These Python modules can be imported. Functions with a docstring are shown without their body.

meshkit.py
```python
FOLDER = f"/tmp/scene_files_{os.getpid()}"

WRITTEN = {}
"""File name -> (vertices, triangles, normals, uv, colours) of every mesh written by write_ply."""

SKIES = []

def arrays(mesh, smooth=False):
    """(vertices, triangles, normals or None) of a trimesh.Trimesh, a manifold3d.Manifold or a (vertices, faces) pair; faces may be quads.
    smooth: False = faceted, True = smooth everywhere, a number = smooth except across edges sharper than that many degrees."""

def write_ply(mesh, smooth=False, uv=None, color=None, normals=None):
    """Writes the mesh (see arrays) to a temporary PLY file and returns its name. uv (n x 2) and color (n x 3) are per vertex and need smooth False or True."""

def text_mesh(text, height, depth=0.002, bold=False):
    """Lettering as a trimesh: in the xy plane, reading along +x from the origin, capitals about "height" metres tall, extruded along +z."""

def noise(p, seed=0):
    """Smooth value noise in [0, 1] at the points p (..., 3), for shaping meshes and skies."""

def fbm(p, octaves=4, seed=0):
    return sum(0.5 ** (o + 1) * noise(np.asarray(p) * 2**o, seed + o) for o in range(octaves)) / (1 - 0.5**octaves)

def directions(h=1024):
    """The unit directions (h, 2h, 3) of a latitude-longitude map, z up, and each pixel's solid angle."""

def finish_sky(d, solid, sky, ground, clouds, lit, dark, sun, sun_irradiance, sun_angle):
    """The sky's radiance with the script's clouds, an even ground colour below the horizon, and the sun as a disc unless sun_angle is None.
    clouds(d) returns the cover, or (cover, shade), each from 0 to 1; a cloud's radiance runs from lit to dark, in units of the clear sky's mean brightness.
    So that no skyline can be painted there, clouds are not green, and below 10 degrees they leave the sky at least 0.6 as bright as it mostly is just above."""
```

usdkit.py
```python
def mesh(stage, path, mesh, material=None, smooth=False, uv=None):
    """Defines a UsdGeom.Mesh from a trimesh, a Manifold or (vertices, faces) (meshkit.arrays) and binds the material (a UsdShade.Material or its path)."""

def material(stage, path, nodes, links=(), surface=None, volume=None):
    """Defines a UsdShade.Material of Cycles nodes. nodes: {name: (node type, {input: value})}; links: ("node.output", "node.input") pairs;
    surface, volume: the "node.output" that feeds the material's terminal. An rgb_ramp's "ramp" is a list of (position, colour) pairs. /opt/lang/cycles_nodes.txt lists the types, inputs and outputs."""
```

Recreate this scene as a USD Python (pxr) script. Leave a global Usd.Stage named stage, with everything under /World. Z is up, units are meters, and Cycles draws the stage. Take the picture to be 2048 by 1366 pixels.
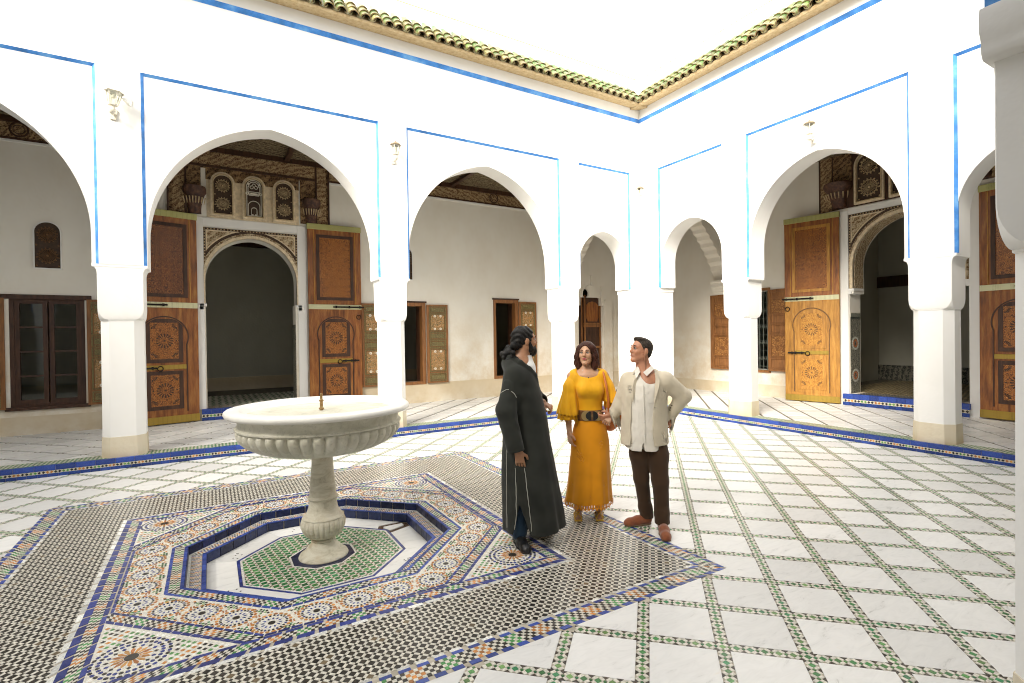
import math, random
import numpy as np, trimesh, usdkit, meshkit
from scipy.spatial import cKDTree
from shapely.geometry import Polygon, box as sbox, MultiPolygon, Point
from shapely.ops import unary_union
from shapely import affinity
from pxr import Usd, UsdGeom, UsdLux, UsdShade, Sdf, Gf, Vt

stage = Usd.Stage.CreateInMemory()
UsdGeom.SetStageUpAxis(stage, 'Z')
world = UsdGeom.Xform.Define(stage, '/World')
stage.SetDefaultPrim(world.GetPrim())
UsdGeom.Scope.Define(stage, '/World/Looks')
rng = np.random.default_rng(7)
random.seed(7)

# ---------------------------------------------------------------- camera
CAM = np.array([-3.3077, -2.1659, 1.7338])
FPX, CX, CY = 1029.343, 1048.9, 680.6          # in pixels of a 2048 wide picture
YAW, PITCH, ROLL = 0.548, -0.008, 0.0135
def cam_axes(yaw, pitch, roll):
    f = np.array([math.sin(yaw)*math.cos(pitch), math.cos(yaw)*math.cos(pitch), math.sin(pitch)])
    r = np.array([math.cos(yaw), -math.sin(yaw), 0.0]); d = np.cross(f, r)
    c, s = math.cos(roll), math.sin(roll)
    return np.array([c*r+s*d, -s*r+c*d, f])
AX = cam_axes(YAW, PITCH, ROLL)
def to_px(p):
    q = (np.atleast_2d(p)-CAM) @ AX.T
    z = np.maximum(q[:, 2], 1e-3)
    return np.c_[CX+FPX*q[:, 0]/z, CY+FPX*q[:, 1]/z], q[:, 2]
cam = UsdGeom.Camera.Define(stage, '/World/camera')
M4 = np.eye(4); M4[0, :3] = AX[0]; M4[1, :3] = -AX[1]; M4[2, :3] = -AX[2]; M4[3, :3] = CAM
cam.AddTransformOp().Set(Gf.Matrix4d(*M4.ravel().tolist()))
cam.CreateHorizontalApertureAttr(36.0)
cam.CreateVerticalApertureAttr(36.0*683/1024)
cam.CreateFocalLengthAttr(FPX/2048*36)
cam.CreateHorizontalApertureOffsetAttr(-(CX-1024)/2048*36)
cam.CreateVerticalApertureOffsetAttr((CY-683)/2048*36)
cam.CreateClippingRangeAttr(Gf.Vec2f(0.05, 1000))
cam.CreateExposureAttr(2.85)
LOOK = '/World/Looks/'
# ---------------------------------------------------------------- sky: bright overcast, sun only a soft glow
SUN_EL, SUN_AZ = math.radians(34), math.radians(240)      # azimuth = atan2(x, y) of the direction towards the sun
sky_mat = usdkit.material(stage, LOOK+'sky_look', {
    'sky': ('sky_texture', {'sky_type': 'single_scattering', 'sun_disc': False, 'sun_elevation': SUN_EL, 'sun_rotation': SUN_AZ, 'air_density': 1.0, 'aerosol_density': 1.0}),
    'tc': ('texture_coordinate', {}),
    'n': ('noise_texture', {'scale': 2.2, 'detail': 4.0, 'roughness': 0.55}),
    'mr': ('map_range', {'from_min': 0.2, 'from_max': 0.8, 'to_min': 0.80, 'to_max': 0.96, 'clamp': True}),
    'sx': ('separate_xyz', {}), 'ov': ('map_range', {'from_min': 0.0, 'from_max': 1.0, 'to_min': 0.72, 'to_max': 1.25, 'clamp': True}),      # overcast: the zenith is brighter than the horizon
    'cl': ('vector_math', {'math_type': 'scale', 'vector1': (2.15, 2.07, 1.94)}), 'mx': ('mix_color', {'blend_type': 'mix', 'use_clamp': False}),
    'bg': ('background_shader', {'strength': 0.1})},
    [('tc.generated', 'n.vector'), ('tc.generated', 'sx.vector'), ('sx.z', 'ov.value'), ('ov.result', 'cl.scale'), ('cl.vector', 'mx.b'), ('n.fac', 'mr.value'), ('mr.result', 'mx.fac'), ('sky.color', 'mx.a'), ('mx.result', 'bg.color')], surface='bg.background')
dome = UsdLux.DomeLight.Define(stage, '/World/sky')
dome.CreateIntensityAttr(1.0)
UsdShade.MaterialBindingAPI.Apply(dome.GetPrim()).Bind(sky_mat)
dome.GetPrim().SetCustomDataByKey('kind', 'structure')
sun = UsdLux.DistantLight.Define(stage, '/World/sun')
sun.CreateIntensityAttr(0.40); sun.CreateAngleAttr(36.0); sun.CreateColorAttr(Gf.Vec3f(1.0, 0.93, 0.82))
sun.GetPrim().GetAttribute('inputs:normalize').Set(True) if sun.GetPrim().GetAttribute('inputs:normalize') else sun.CreateNormalizeAttr(True)
sd = np.array([math.cos(SUN_EL)*math.sin(SUN_AZ), math.cos(SUN_EL)*math.cos(SUN_AZ), math.sin(SUN_EL)])
zx = np.cross([0, 0, 1.0], sd); zx /= np.linalg.norm(zx); zy = np.cross(sd, zx)
S4 = np.eye(4); S4[0, :3] = zx; S4[1, :3] = zy; S4[2, :3] = sd; S4[3, :3] = (0, 0, 30)
sun.AddTransformOp().Set(Gf.Matrix4d(*S4.ravel().tolist()))

# ---------------------------------------------------------------- helpers
used = {}
def numbered(parent, name):
    k = (parent, name); n = used.get(k, 0); used[k] = n+1
    return f'{parent}/{name}' if n == 0 else f'{parent}/{name}_{n:03d}'
def tag(prim, label=None, cat=None, group=None, kind=None):
    for k, v in (('label', label), ('category', cat), ('group', group), ('kind', kind)):
        if v: prim.SetCustomDataByKey(k, v)
    return prim
def thing(name, label=None, cat=None, group=None, kind=None, loc=(0, 0, 0), rz=0.0):
    x = UsdGeom.Xform.Define(stage, numbered('/World', name))
    if any(loc): x.AddTranslateOp().Set(Gf.Vec3d(*map(float, loc)))
    if rz: x.AddRotateZOp().Set(float(math.degrees(rz)))
    tag(x.GetPrim(), label, cat, group, kind)
    return str(x.GetPath())
def as_mesh(m):
    if isinstance(m, (list,)):
        m = [as_mesh(k) for k in m if k is not None]
        return trimesh.util.concatenate(m)
    if isinstance(m, tuple): return trimesh.Trimesh(np.asarray(m[0], float), tri(m[1]), process=False)
    if hasattr(m, 'to_mesh'):
        mm = m.to_mesh(); return trimesh.Trimesh(np.array(mm.vert_properties[:, :3]), np.array(mm.tri_verts), process=False)
    return m
def tri(f):
    f = np.asarray(f, int)
    return np.vstack([f[:, [0, 1, 2]], f[:, [0, 2, 3]]]) if f.shape[1] == 4 else f
def part(parent, name, mesh, mat, smooth=False, label=None, kind=None, tint=None, **tags):
    m = as_mesh(mesh)
    path = numbered(parent, name)
    g = usdkit.mesh(stage, path, m, LOOK+mat if mat else None, smooth=smooth)
    if tint is not None:
        t = np.asarray(tint, np.float32)
        pv = np.array(g.GetPointsAttr().Get(), np.float64)
        if t.ndim == 1: t = np.tile(t, (len(pv), 1))
        elif len(pv) != len(t): t = t[cKDTree(np.asarray(m.vertices)).query(pv)[1]]
        UsdGeom.PrimvarsAPI(g).CreatePrimvar('tint', Sdf.ValueTypeNames.Color3fArray, 'vertex').Set(Vt.Vec3fArray.FromNumpy(t))
    tag(g.GetPrim(), label=label, kind=kind, **tags)
    return path
def group_part(parent, name, label=None):
    x = UsdGeom.Xform.Define(stage, numbered(parent, name)); tag(x.GetPrim(), label=label)
    return str(x.GetPath())
def fixed(m):
    if m.volume < 0: m.invert()
    return m
def bx(x0, x1, y0, y1, z0, z1, bev=0.0):
    m = trimesh.creation.box([abs(x1-x0), abs(y1-y0), abs(z1-z0)])
    if bev:
        b = min(bev, abs(x1-x0)/3, abs(y1-y0)/3, abs(z1-z0)/3); h = np.array([abs(x1-x0), abs(y1-y0), abs(z1-z0)])/2
        pts = []
        for s in np.array(np.meshgrid([-1, 1], [-1, 1], [-1, 1])).T.reshape(-1, 3):
            for k in range(3):
                q = s*(h-b); q[k] = s[k]*h[k]; pts.append(q)
        m = trimesh.convex.convex_hull(np.array(pts))
    m.apply_translation([(x0+x1)/2, (y0+y1)/2, (z0+z1)/2]); return m
def tube(pts, r, sides=8, closed=False):
    p = np.asarray(pts, float); n = len(p)
    t = np.gradient(p, axis=0) if not closed else np.roll(p, -1, 0)-np.roll(p, 1, 0)
    t /= np.linalg.norm(t, axis=1, keepdims=True)+1e-12
    ref = np.where(np.abs(t[:, 2:]) < 0.9, [0, 0, 1.0], [1.0, 0, 0])
    a = np.cross(t, ref); a /= np.linalg.norm(a, axis=1, keepdims=True); b = np.cross(t, a)
    r = np.broadcast_to(np.asarray(r, float), (n,))
    ang = np.arange(sides)*2*np.pi/sides
    v = p[:, None]+r[:, None, None]*(np.cos(ang)[None, :, None]*a[:, None]+np.sin(ang)[None, :, None]*b[:, None])
    f = []
    for i in range(n if closed else n-1):
        j = (i+1) % n
        for k in range(sides):
            l = (k+1) % sides; f.append((i*sides+k, i*sides+l, j*sides+l, j*sides+k))
    f = tri(f); v = v.reshape(-1, 3)
    if not closed:
        v = np.vstack([v, p[0], p[-1]]); c0, c1 = len(v)-2, len(v)-1
        caps = [(c0, (k+1) % sides, k) for k in range(sides)]+[(c1, (n-1)*sides+k, (n-1)*sides+(k+1) % sides) for k in range(sides)]
        f = np.vstack([f, caps])
    return fixed(trimesh.Trimesh(v, f, process=False))
def lathe(prof, seg=48, rfun=None):
    """prof: (r, z) from bottom to top; rfun(theta, i) multiplies the radius."""
    prof = np.asarray(prof, float); n = len(prof); th = np.arange(seg)*2*np.pi/seg
    R = np.repeat(prof[:, :1], seg, 1)
    if rfun is not None: R = R*rfun(th[None, :], np.arange(n)[:, None])
    v = np.stack([R*np.cos(th), R*np.sin(th), np.repeat(prof[:, 1:], seg, 1)], -1).reshape(-1, 3)
    i, j = np.meshgrid(np.arange(n-1), np.arange(seg), indexing='ij'); k = (j+1) % seg
    f = tri(np.stack([i*seg+j, i*seg+k, (i+1)*seg+k, (i+1)*seg+j], -1).reshape(-1, 4))
    v = np.vstack([v, [0, 0, prof[0, 1]], [0, 0, prof[-1, 1]]])
    caps = [(len(v)-2, (q+1) % seg, q) for q in range(seg)]+[(len(v)-1, (n-1)*seg+q, (n-1)*seg+(q+1) % seg) for q in range(seg)]
    return trimesh.Trimesh(v, np.vstack([f, caps]), process=False)
def polys(g):
    if g.is_empty: return []
    return [q for q in getattr(g, 'geoms', [g]) if q.geom_type == 'Polygon' and q.area > 1e-6]
def extr(poly, h):
    return trimesh.util.concatenate([trimesh.creation.extrude_polygon(q, h, engine='earcut') for q in polys(poly)])
class Wall:
    """A wall's own axes: s along it, t into it (away from the courtyard), z up."""
    def __init__(self, kind, plane): self.kind, self.plane = kind, plane
    def pt(self, s, t, z):
        s, t, z = np.broadcast_arrays(np.asarray(s, float), np.asarray(t, float), np.asarray(z, float))
        k, p = self.kind, self.plane
        if k == 'A': return np.stack([s, p+t, z], -1)
        if k == 'B': return np.stack([p+t, s, z], -1)
        if k == 'C': return np.stack([s, p-t, z], -1)
        if k == 'D': return np.stack([p-t, s, z], -1)
    def map(self, m):     # mesh given in (s, t, z)
        m = as_mesh(m).copy(); v = m.vertices
        m.vertices = self.pt(v[:, 0], v[:, 1], v[:, 2])
        if self.kind in 'BC': m.invert()
        return m
    def slab(self, poly, t0, t1):   # polygon in (s, z)
        m = extr(poly, t1-t0); v = np.array(m.vertices)
        m.vertices = self.pt(v[:, 0], t0+v[:, 2], v[:, 1])
        return fixed(m)
    def box(self, s0, s1, t0, t1, z0, z1, bev=0.0): return self.map(bx(s0, s1, t0, t1, z0, z1, bev))
# ---------------------------------------------------------------- materials
def material(name, nodes, links, surface='p.BSDF'):
    return usdkit.material(stage, LOOK+name, nodes, links, surface=surface)
def plain(name, color, rough=0.6, var=0.0, scale=6.0, bump=0.0, bscale=40.0, spec=0.5, metallic=0.0, sheen=0.0, coat=0.0, color2=None, island=0.0, sss=0.0, detail=5.0, dist=0.02, coords='pos', stretch=None):
    n = {'p': ('principled_bsdf', dict(roughness=rough, specular_ior_level=spec, metallic=metallic, sheen_weight=sheen, coat_weight=coat, coat_roughness=0.1)),
         'n': ('noise_texture', {'scale': scale, 'detail': detail, 'roughness': 0.6}), 'g': ('geometry', {}), 'tc': ('texture_coordinate', {}),
         'mp': ('mapping', {'scale': stretch or (1, 1, 1)}),
         'r': ('rgb_ramp', {'ramp': [(0.28, [c*(1-var) for c in color]), (0.5, color), (0.72, color2 or [min(1, c*(1+var)) for c in color])]})}
    src = 'g.position' if coords == 'pos' else 'tc.object'
    l = [(src, 'mp.vector'), ('mp.vector', 'n.vector'), ('n.fac', 'r.fac')]
    out = 'r.color'
    if island:
        n['oi'] = ('object_info', {}); n['ad'] = ('math', {'math_type': 'add'}); n['fr'] = ('math', {'math_type': 'fraction'})
        n['im'] = ('map_range', {'from_min': 0, 'from_max': 1, 'to_min': 1-island, 'to_max': 1+island})
        n['h'] = ('hsv', {'hue': 0.5, 'saturation': 1.0, 'fac': 1.0})
        l += [('oi.random', 'ad.value1'), ('g.random_per_island', 'ad.value2'), ('ad.value', 'fr.value1'), ('fr.value', 'im.value'), ('im.result', 'h.value'), (out, 'h.color')]
        out = 'h.color'
    l.append((out, 'p.base_color'))
    if sss:
        n['p'][1].update(subsurface_weight=sss, subsurface_scale=0.01, subsurface_radius=(1, 0.35, 0.2))
    if bump:
        n['n2'] = ('noise_texture', {'scale': bscale, 'detail': 4.0, 'roughness': 0.6}); n['b'] = ('bump', {'strength': bump, 'distance': dist})
        l += [('mp.vector', 'n2.vector'), ('n2.fac', 'b.height'), ('b.normal', 'p.normal')]
    return material(name, n, l)
def tinted(name, rough, coat=0.0, var=0.25, scale=90.0, bump=0.15):
    """Colour from the mesh's own tint, one value per tile, with a little mottling."""
    return material(name, {'a': ('attribute', {'attribute': 'tint'}), 'g': ('geometry', {}), 'n': ('noise_texture', {'scale': scale, 'detail': 3.0}),
        'mr': ('map_range', {'from_min': 0.3, 'from_max': 0.7, 'to_min': 1-var, 'to_max': 1+var}), 'h': ('hsv', {'hue': 0.5, 'saturation': 1.0, 'fac': 1.0}),
        'mr2': ('map_range', {'from_min': 0.3, 'from_max': 0.7, 'to_min': rough*0.8, 'to_max': rough*1.35}), 'n2': ('noise_texture', {'scale': 14.0, 'detail': 4.0}),
        'n3': ('noise_texture', {'scale': 35.0, 'detail': 2.0}), 'b': ('bump', {'strength': bump, 'distance': 0.004}),
        'p': ('principled_bsdf', {'coat_weight': coat, 'coat_roughness': 0.12, 'specular_ior_level': 0.45})},
        [('g.position', 'n.vector'), ('g.position', 'n2.vector'), ('g.position', 'n3.vector'), ('n.fac', 'mr.value'), ('mr.result', 'h.value'), ('a.color', 'h.color'), ('h.color', 'p.base_color'),
         ('n2.fac', 'mr2.value'), ('mr2.result', 'p.roughness'), ('n3.fac', 'b.height'), ('b.normal', 'p.normal')])
tinted('zellige', 0.30); tinted('glazed_roof', 0.28, coat=0.3, var=0.5, scale=28.0, bump=0.3)
def plaster(name, clean, dirty, amount=0.4, low=None, bump=0.2):
    """White lime plaster: cloudy stains; low=(z0, z1, colour): rubbed, damp band towards the floor."""
    n = {'g': ('geometry', {}), 'mp': ('mapping', {'scale': (1, 1, 0.6)}), 'n': ('noise_texture', {'scale': 1.1, 'detail': 7.0, 'roughness': 0.68}), 'n2': ('noise_texture', {'scale': 24.0, 'detail': 5.0}),
         'r': ('rgb_ramp', {'ramp': [(0.42, (0, 0, 0)), (0.78, (1, 1, 1))]}), 'm1': ('math', {'math_type': 'multiply', 'value2': amount}),
         'mx': ('mix_color', {'blend_type': 'mix', 'a': clean, 'b': dirty}), 'b': ('bump', {'strength': bump, 'distance': 0.012}), 'p': ('principled_bsdf', {'roughness': 0.85, 'specular_ior_level': 0.25})}
    l = [('g.position', 'mp.vector'), ('mp.vector', 'n.vector'), ('g.position', 'n2.vector'), ('n.fac', 'r.fac'), ('r.color', 'm1.value1'), ('m1.value', 'mx.fac'), ('n2.fac', 'b.height'), ('b.normal', 'p.normal')]
    out = 'mx.result'
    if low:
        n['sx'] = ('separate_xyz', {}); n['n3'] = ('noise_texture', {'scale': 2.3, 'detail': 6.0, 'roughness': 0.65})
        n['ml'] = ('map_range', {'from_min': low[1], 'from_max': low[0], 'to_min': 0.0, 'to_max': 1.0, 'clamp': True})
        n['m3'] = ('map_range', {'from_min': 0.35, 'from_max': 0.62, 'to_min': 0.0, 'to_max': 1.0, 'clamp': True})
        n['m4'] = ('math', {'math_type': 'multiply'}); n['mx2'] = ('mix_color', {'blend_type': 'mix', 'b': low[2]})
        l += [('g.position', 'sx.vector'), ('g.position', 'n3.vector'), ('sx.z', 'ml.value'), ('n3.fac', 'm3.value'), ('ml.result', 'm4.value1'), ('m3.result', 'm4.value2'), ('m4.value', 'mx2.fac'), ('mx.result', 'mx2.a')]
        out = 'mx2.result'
    l.append((out, 'p.base_color'))
    return material(name, n, l)
plaster('white_plaster', (0.86, 0.855, 0.835), (0.70, 0.66, 0.57), 0.24, bump=0.16)
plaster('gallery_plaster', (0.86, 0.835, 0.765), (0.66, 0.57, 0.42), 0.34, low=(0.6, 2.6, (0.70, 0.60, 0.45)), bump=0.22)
plaster('dado_plaster', (0.66, 0.56, 0.40), (0.50, 0.39, 0.24), 0.6, low=(0.1, 0.6, (0.78, 0.73, 0.62)), bump=0.3)
plaster('base_plaster', (0.70, 0.63, 0.49), (0.55, 0.42, 0.24), 0.8, low=(0.1, 0.3, (0.58, 0.44, 0.26)), bump=0.35)
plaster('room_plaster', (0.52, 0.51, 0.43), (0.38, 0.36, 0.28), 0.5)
material('parapet_plaster', {'g': ('geometry', {}), 'mp': ('mapping', {'scale': (9, 9, 0.35)}), 'n': ('noise_texture', {'scale': 1.6, 'detail': 6.0, 'roughness': 0.7}),
    'r': ('rgb_ramp', {'ramp': [(0.3, (0.56, 0.45, 0.28)), (0.52, (0.48, 0.36, 0.20)), (0.68, (0.36, 0.25, 0.12))]}), 'p': ('principled_bsdf', {'roughness': 0.9, 'specular_ior_level': 0.2})},
    [('g.position', 'mp.vector'), ('mp.vector', 'n.vector'), ('n.fac', 'r.fac'), ('r.color', 'p.base_color')])
plain('blue_paint', (0.055, 0.25, 0.68), 0.65, var=0.4, scale=5.0, color2=(0.17, 0.42, 0.78))
plain('grout', (0.50, 0.45, 0.36), 0.9, var=0.3, scale=12)
plain('dark_grout', (0.20, 0.18, 0.14), 0.9, var=0.3, scale=12)
plain('earth', (0.30, 0.24, 0.17), 0.95, var=0.3, scale=2)
material('marble_slab', {'g': ('geometry', {}), 'oi': ('object_info', {}), 'ad': ('math', {'math_type': 'add'}), 'fr': ('math', {'math_type': 'fraction'}), 'sc': ('math', {'math_type': 'multiply', 'value2': 37.0}),
    'cx': ('combine_xyz', {}), 'va': ('vector_math', {'math_type': 'add'}), 'mp': ('mapping', {'scale': (2.0, 6.0, 2.0), 'rotation': (0, 0, 0.5)}),
    'n': ('noise_texture', {'scale': 2.4, 'detail': 9.0, 'roughness': 0.72, 'distortion': 1.4}), 'r': ('rgb_ramp', {'ramp': [(0.28, (0.56, 0.56, 0.53)), (0.40, (0.81, 0.805, 0.78)), (0.60, (0.87, 0.865, 0.84)), (0.72, (0.85, 0.82, 0.76))]}),
    'mr': ('map_range', {'to_min': 0.86, 'to_max': 1.04}), 'h': ('hsv', {'hue': 0.5, 'saturation': 1.0, 'fac': 1.0}), 'p': ('principled_bsdf', {'roughness': 0.42, 'specular_ior_level': 0.35})},
    [('oi.random', 'ad.value1'), ('g.random_per_island', 'ad.value2'), ('ad.value', 'fr.value1'), ('fr.value', 'sc.value1'), ('sc.value', 'cx.x'), ('sc.value', 'cx.z'), ('g.position', 'va.vector1'), ('cx.vector', 'va.vector2'),
     ('va.vector', 'mp.vector'), ('mp.vector', 'n.vector'), ('n.fac', 'r.fac'), ('fr.value', 'mr.value'), ('mr.result', 'h.value'), ('r.color', 'h.color'), ('h.color', 'p.base_color')])
# ---------------------------------------------------------------- ground and arcades
YA, XB, YC, XD, HK = 6.75, 5.366, -1.44, -10.27, 0.1465
TH, DEEP = 0.47, 3.15                     # arcade thickness; courtyard face to gallery wall
Y2, X2 = YA+DEEP, XB+DEEP+0.03
g = part('/World', 'ground', (np.array([[-60, -60, -.5], [60, -60, -.5], [60, 60, -.5], [-60, 60, -.5]]), [[0, 1, 2, 3]]), 'earth', kind='structure')
IMP = 2.79
def arch_poly(c, half, spring, apex, bottom=IMP, n=22, grow=0.0):
    """Slightly pointed arch from two arcs."""
    half += grow; apex += grow
    rise = apex-spring; e = max(0.0, (rise*rise-half*half)/(2*half)); R = half+e
    if rise < half: R, e = None, 0
    pts = []
    for k in range(n+1):
        if R is None: a = math.pi/2*k/n; x, z = half*math.cos(a), rise*math.sin(a)
        else:
            a = math.acos(e/R)*k/n; x, z = R*math.cos(a)-e, R*math.sin(a)
        pts.append((x, spring+z))
    right = [(c+x, z) for x, z in pts]; left = [(c-x, z) for x, z in pts[::-1][1:]]
    return Polygon([(c+half, bottom)]+right+left+[(c-half, bottom)]).buffer(0)
ARCH_A = [(-9.15, .705, 3.30, 4.06, -9.90, -8.42), (-6.265, 1.61, 3.2, 5.02, -7.92, -4.575), (-2.43, 1.61, 3.2, 5.02, -4.085, -0.765), (1.36, 1.61, 3.2, 5.06, -0.272, 3.06), (4.29, .705, 3.30, 4.06, 3.58, 5.05)]
ARCH_B = [(-.055, .80, 3.35, 4.2, -0.91, 0.769), (2.635, 1.263, 3.35, 4.78, 1.291, 3.945), (5.325, .80, 3.35, 4.2, 4.479, 6.18)]
FRAME_TOP, CORN, EAVE, TOP = 5.485, 6.76, 7.37, 7.72
def octo(w, d, c):
    w, d = w/2, d/2
    return [(-w+c, -d), (w-c, -d), (w, -d+c), (w, d-c), (w-c, d), (-w+c, d), (-w, d-c), (-w, -d+c)]
def stack(sections):
    """Closed loft through rings of equally many points."""
    n = len(sections[0]); v = np.vstack([np.asarray(s, float) for s in sections]); f = []
    for i in range(len(sections)-1):
        for k in range(n):
            l = (k+1) % n; f.append((i*n+k, i*n+l, (i+1)*n+l, (i+1)*n+k))
    f = tri(f); m0 = len(v); v = np.vstack([v, np.asarray(sections[0]).mean(0), np.asarray(sections[-1]).mean(0)])
    e = (len(sections)-1)*n
    caps = [(m0, (k+1) % n, k) for k in range(n)]+[(m0+1, e+k, e+(k+1) % n) for k in range(n)]
    return fixed(trimesh.Trimesh(v, np.vstack([f, caps]), process=False))
def pier(w, s, parent, wall, d=TH, wide=None):
    """Square pier, its corners chamfered up to a lamb's-tongue stop, swept out under the arch."""
    wide = wide or w+0.11; t0 = d/2
    def ring(ww, dd, c, z): return [(s+x, t0+y, z) for x, y in octo(ww, dd, c)]
    ch = 0.10; e = .03
    secs = [ring(w-e+.01, d-.05, ch, .42), ring(w-e, d-.06, ch, 2.02), ring(w-e+.014, d-.046, ch, 2.025), ring(w-e+.014, d-.046, ch, 2.035)]
    for k in range(1, 9):
        a = k/8*math.pi/2; secs.append(ring(w-(e-.01)*(1-math.sin(a)), d-.012-.034*(1-math.sin(a)), max(ch*(1-math.sin(a)), .004), 2.035+.19*(1-math.cos(a))))
    secs += [ring(w, d-.012, .004, 2.66)]
    for k in range(1, 7):
        a = k/6*math.pi/2; secs.append(ring(w+.004+(wide-w-.03)*(1-math.cos(a)), d-.012, .004, 2.665+.085*math.sin(a)))
    secs += [ring(wide, d-.006, .004, 2.755), ring(wide, d-.006, .004, IMP)]
    part(parent, 'pillar', wall.map(stack(secs)), 'white_plaster', smooth=25)
    part(parent, 'pillar_base', wall.map(stack([ring(w-e+.034, d-.026, ch, HK-.01), ring(w-e+.020, d-.040, ch, .425)])), 'base_plaster')
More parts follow.
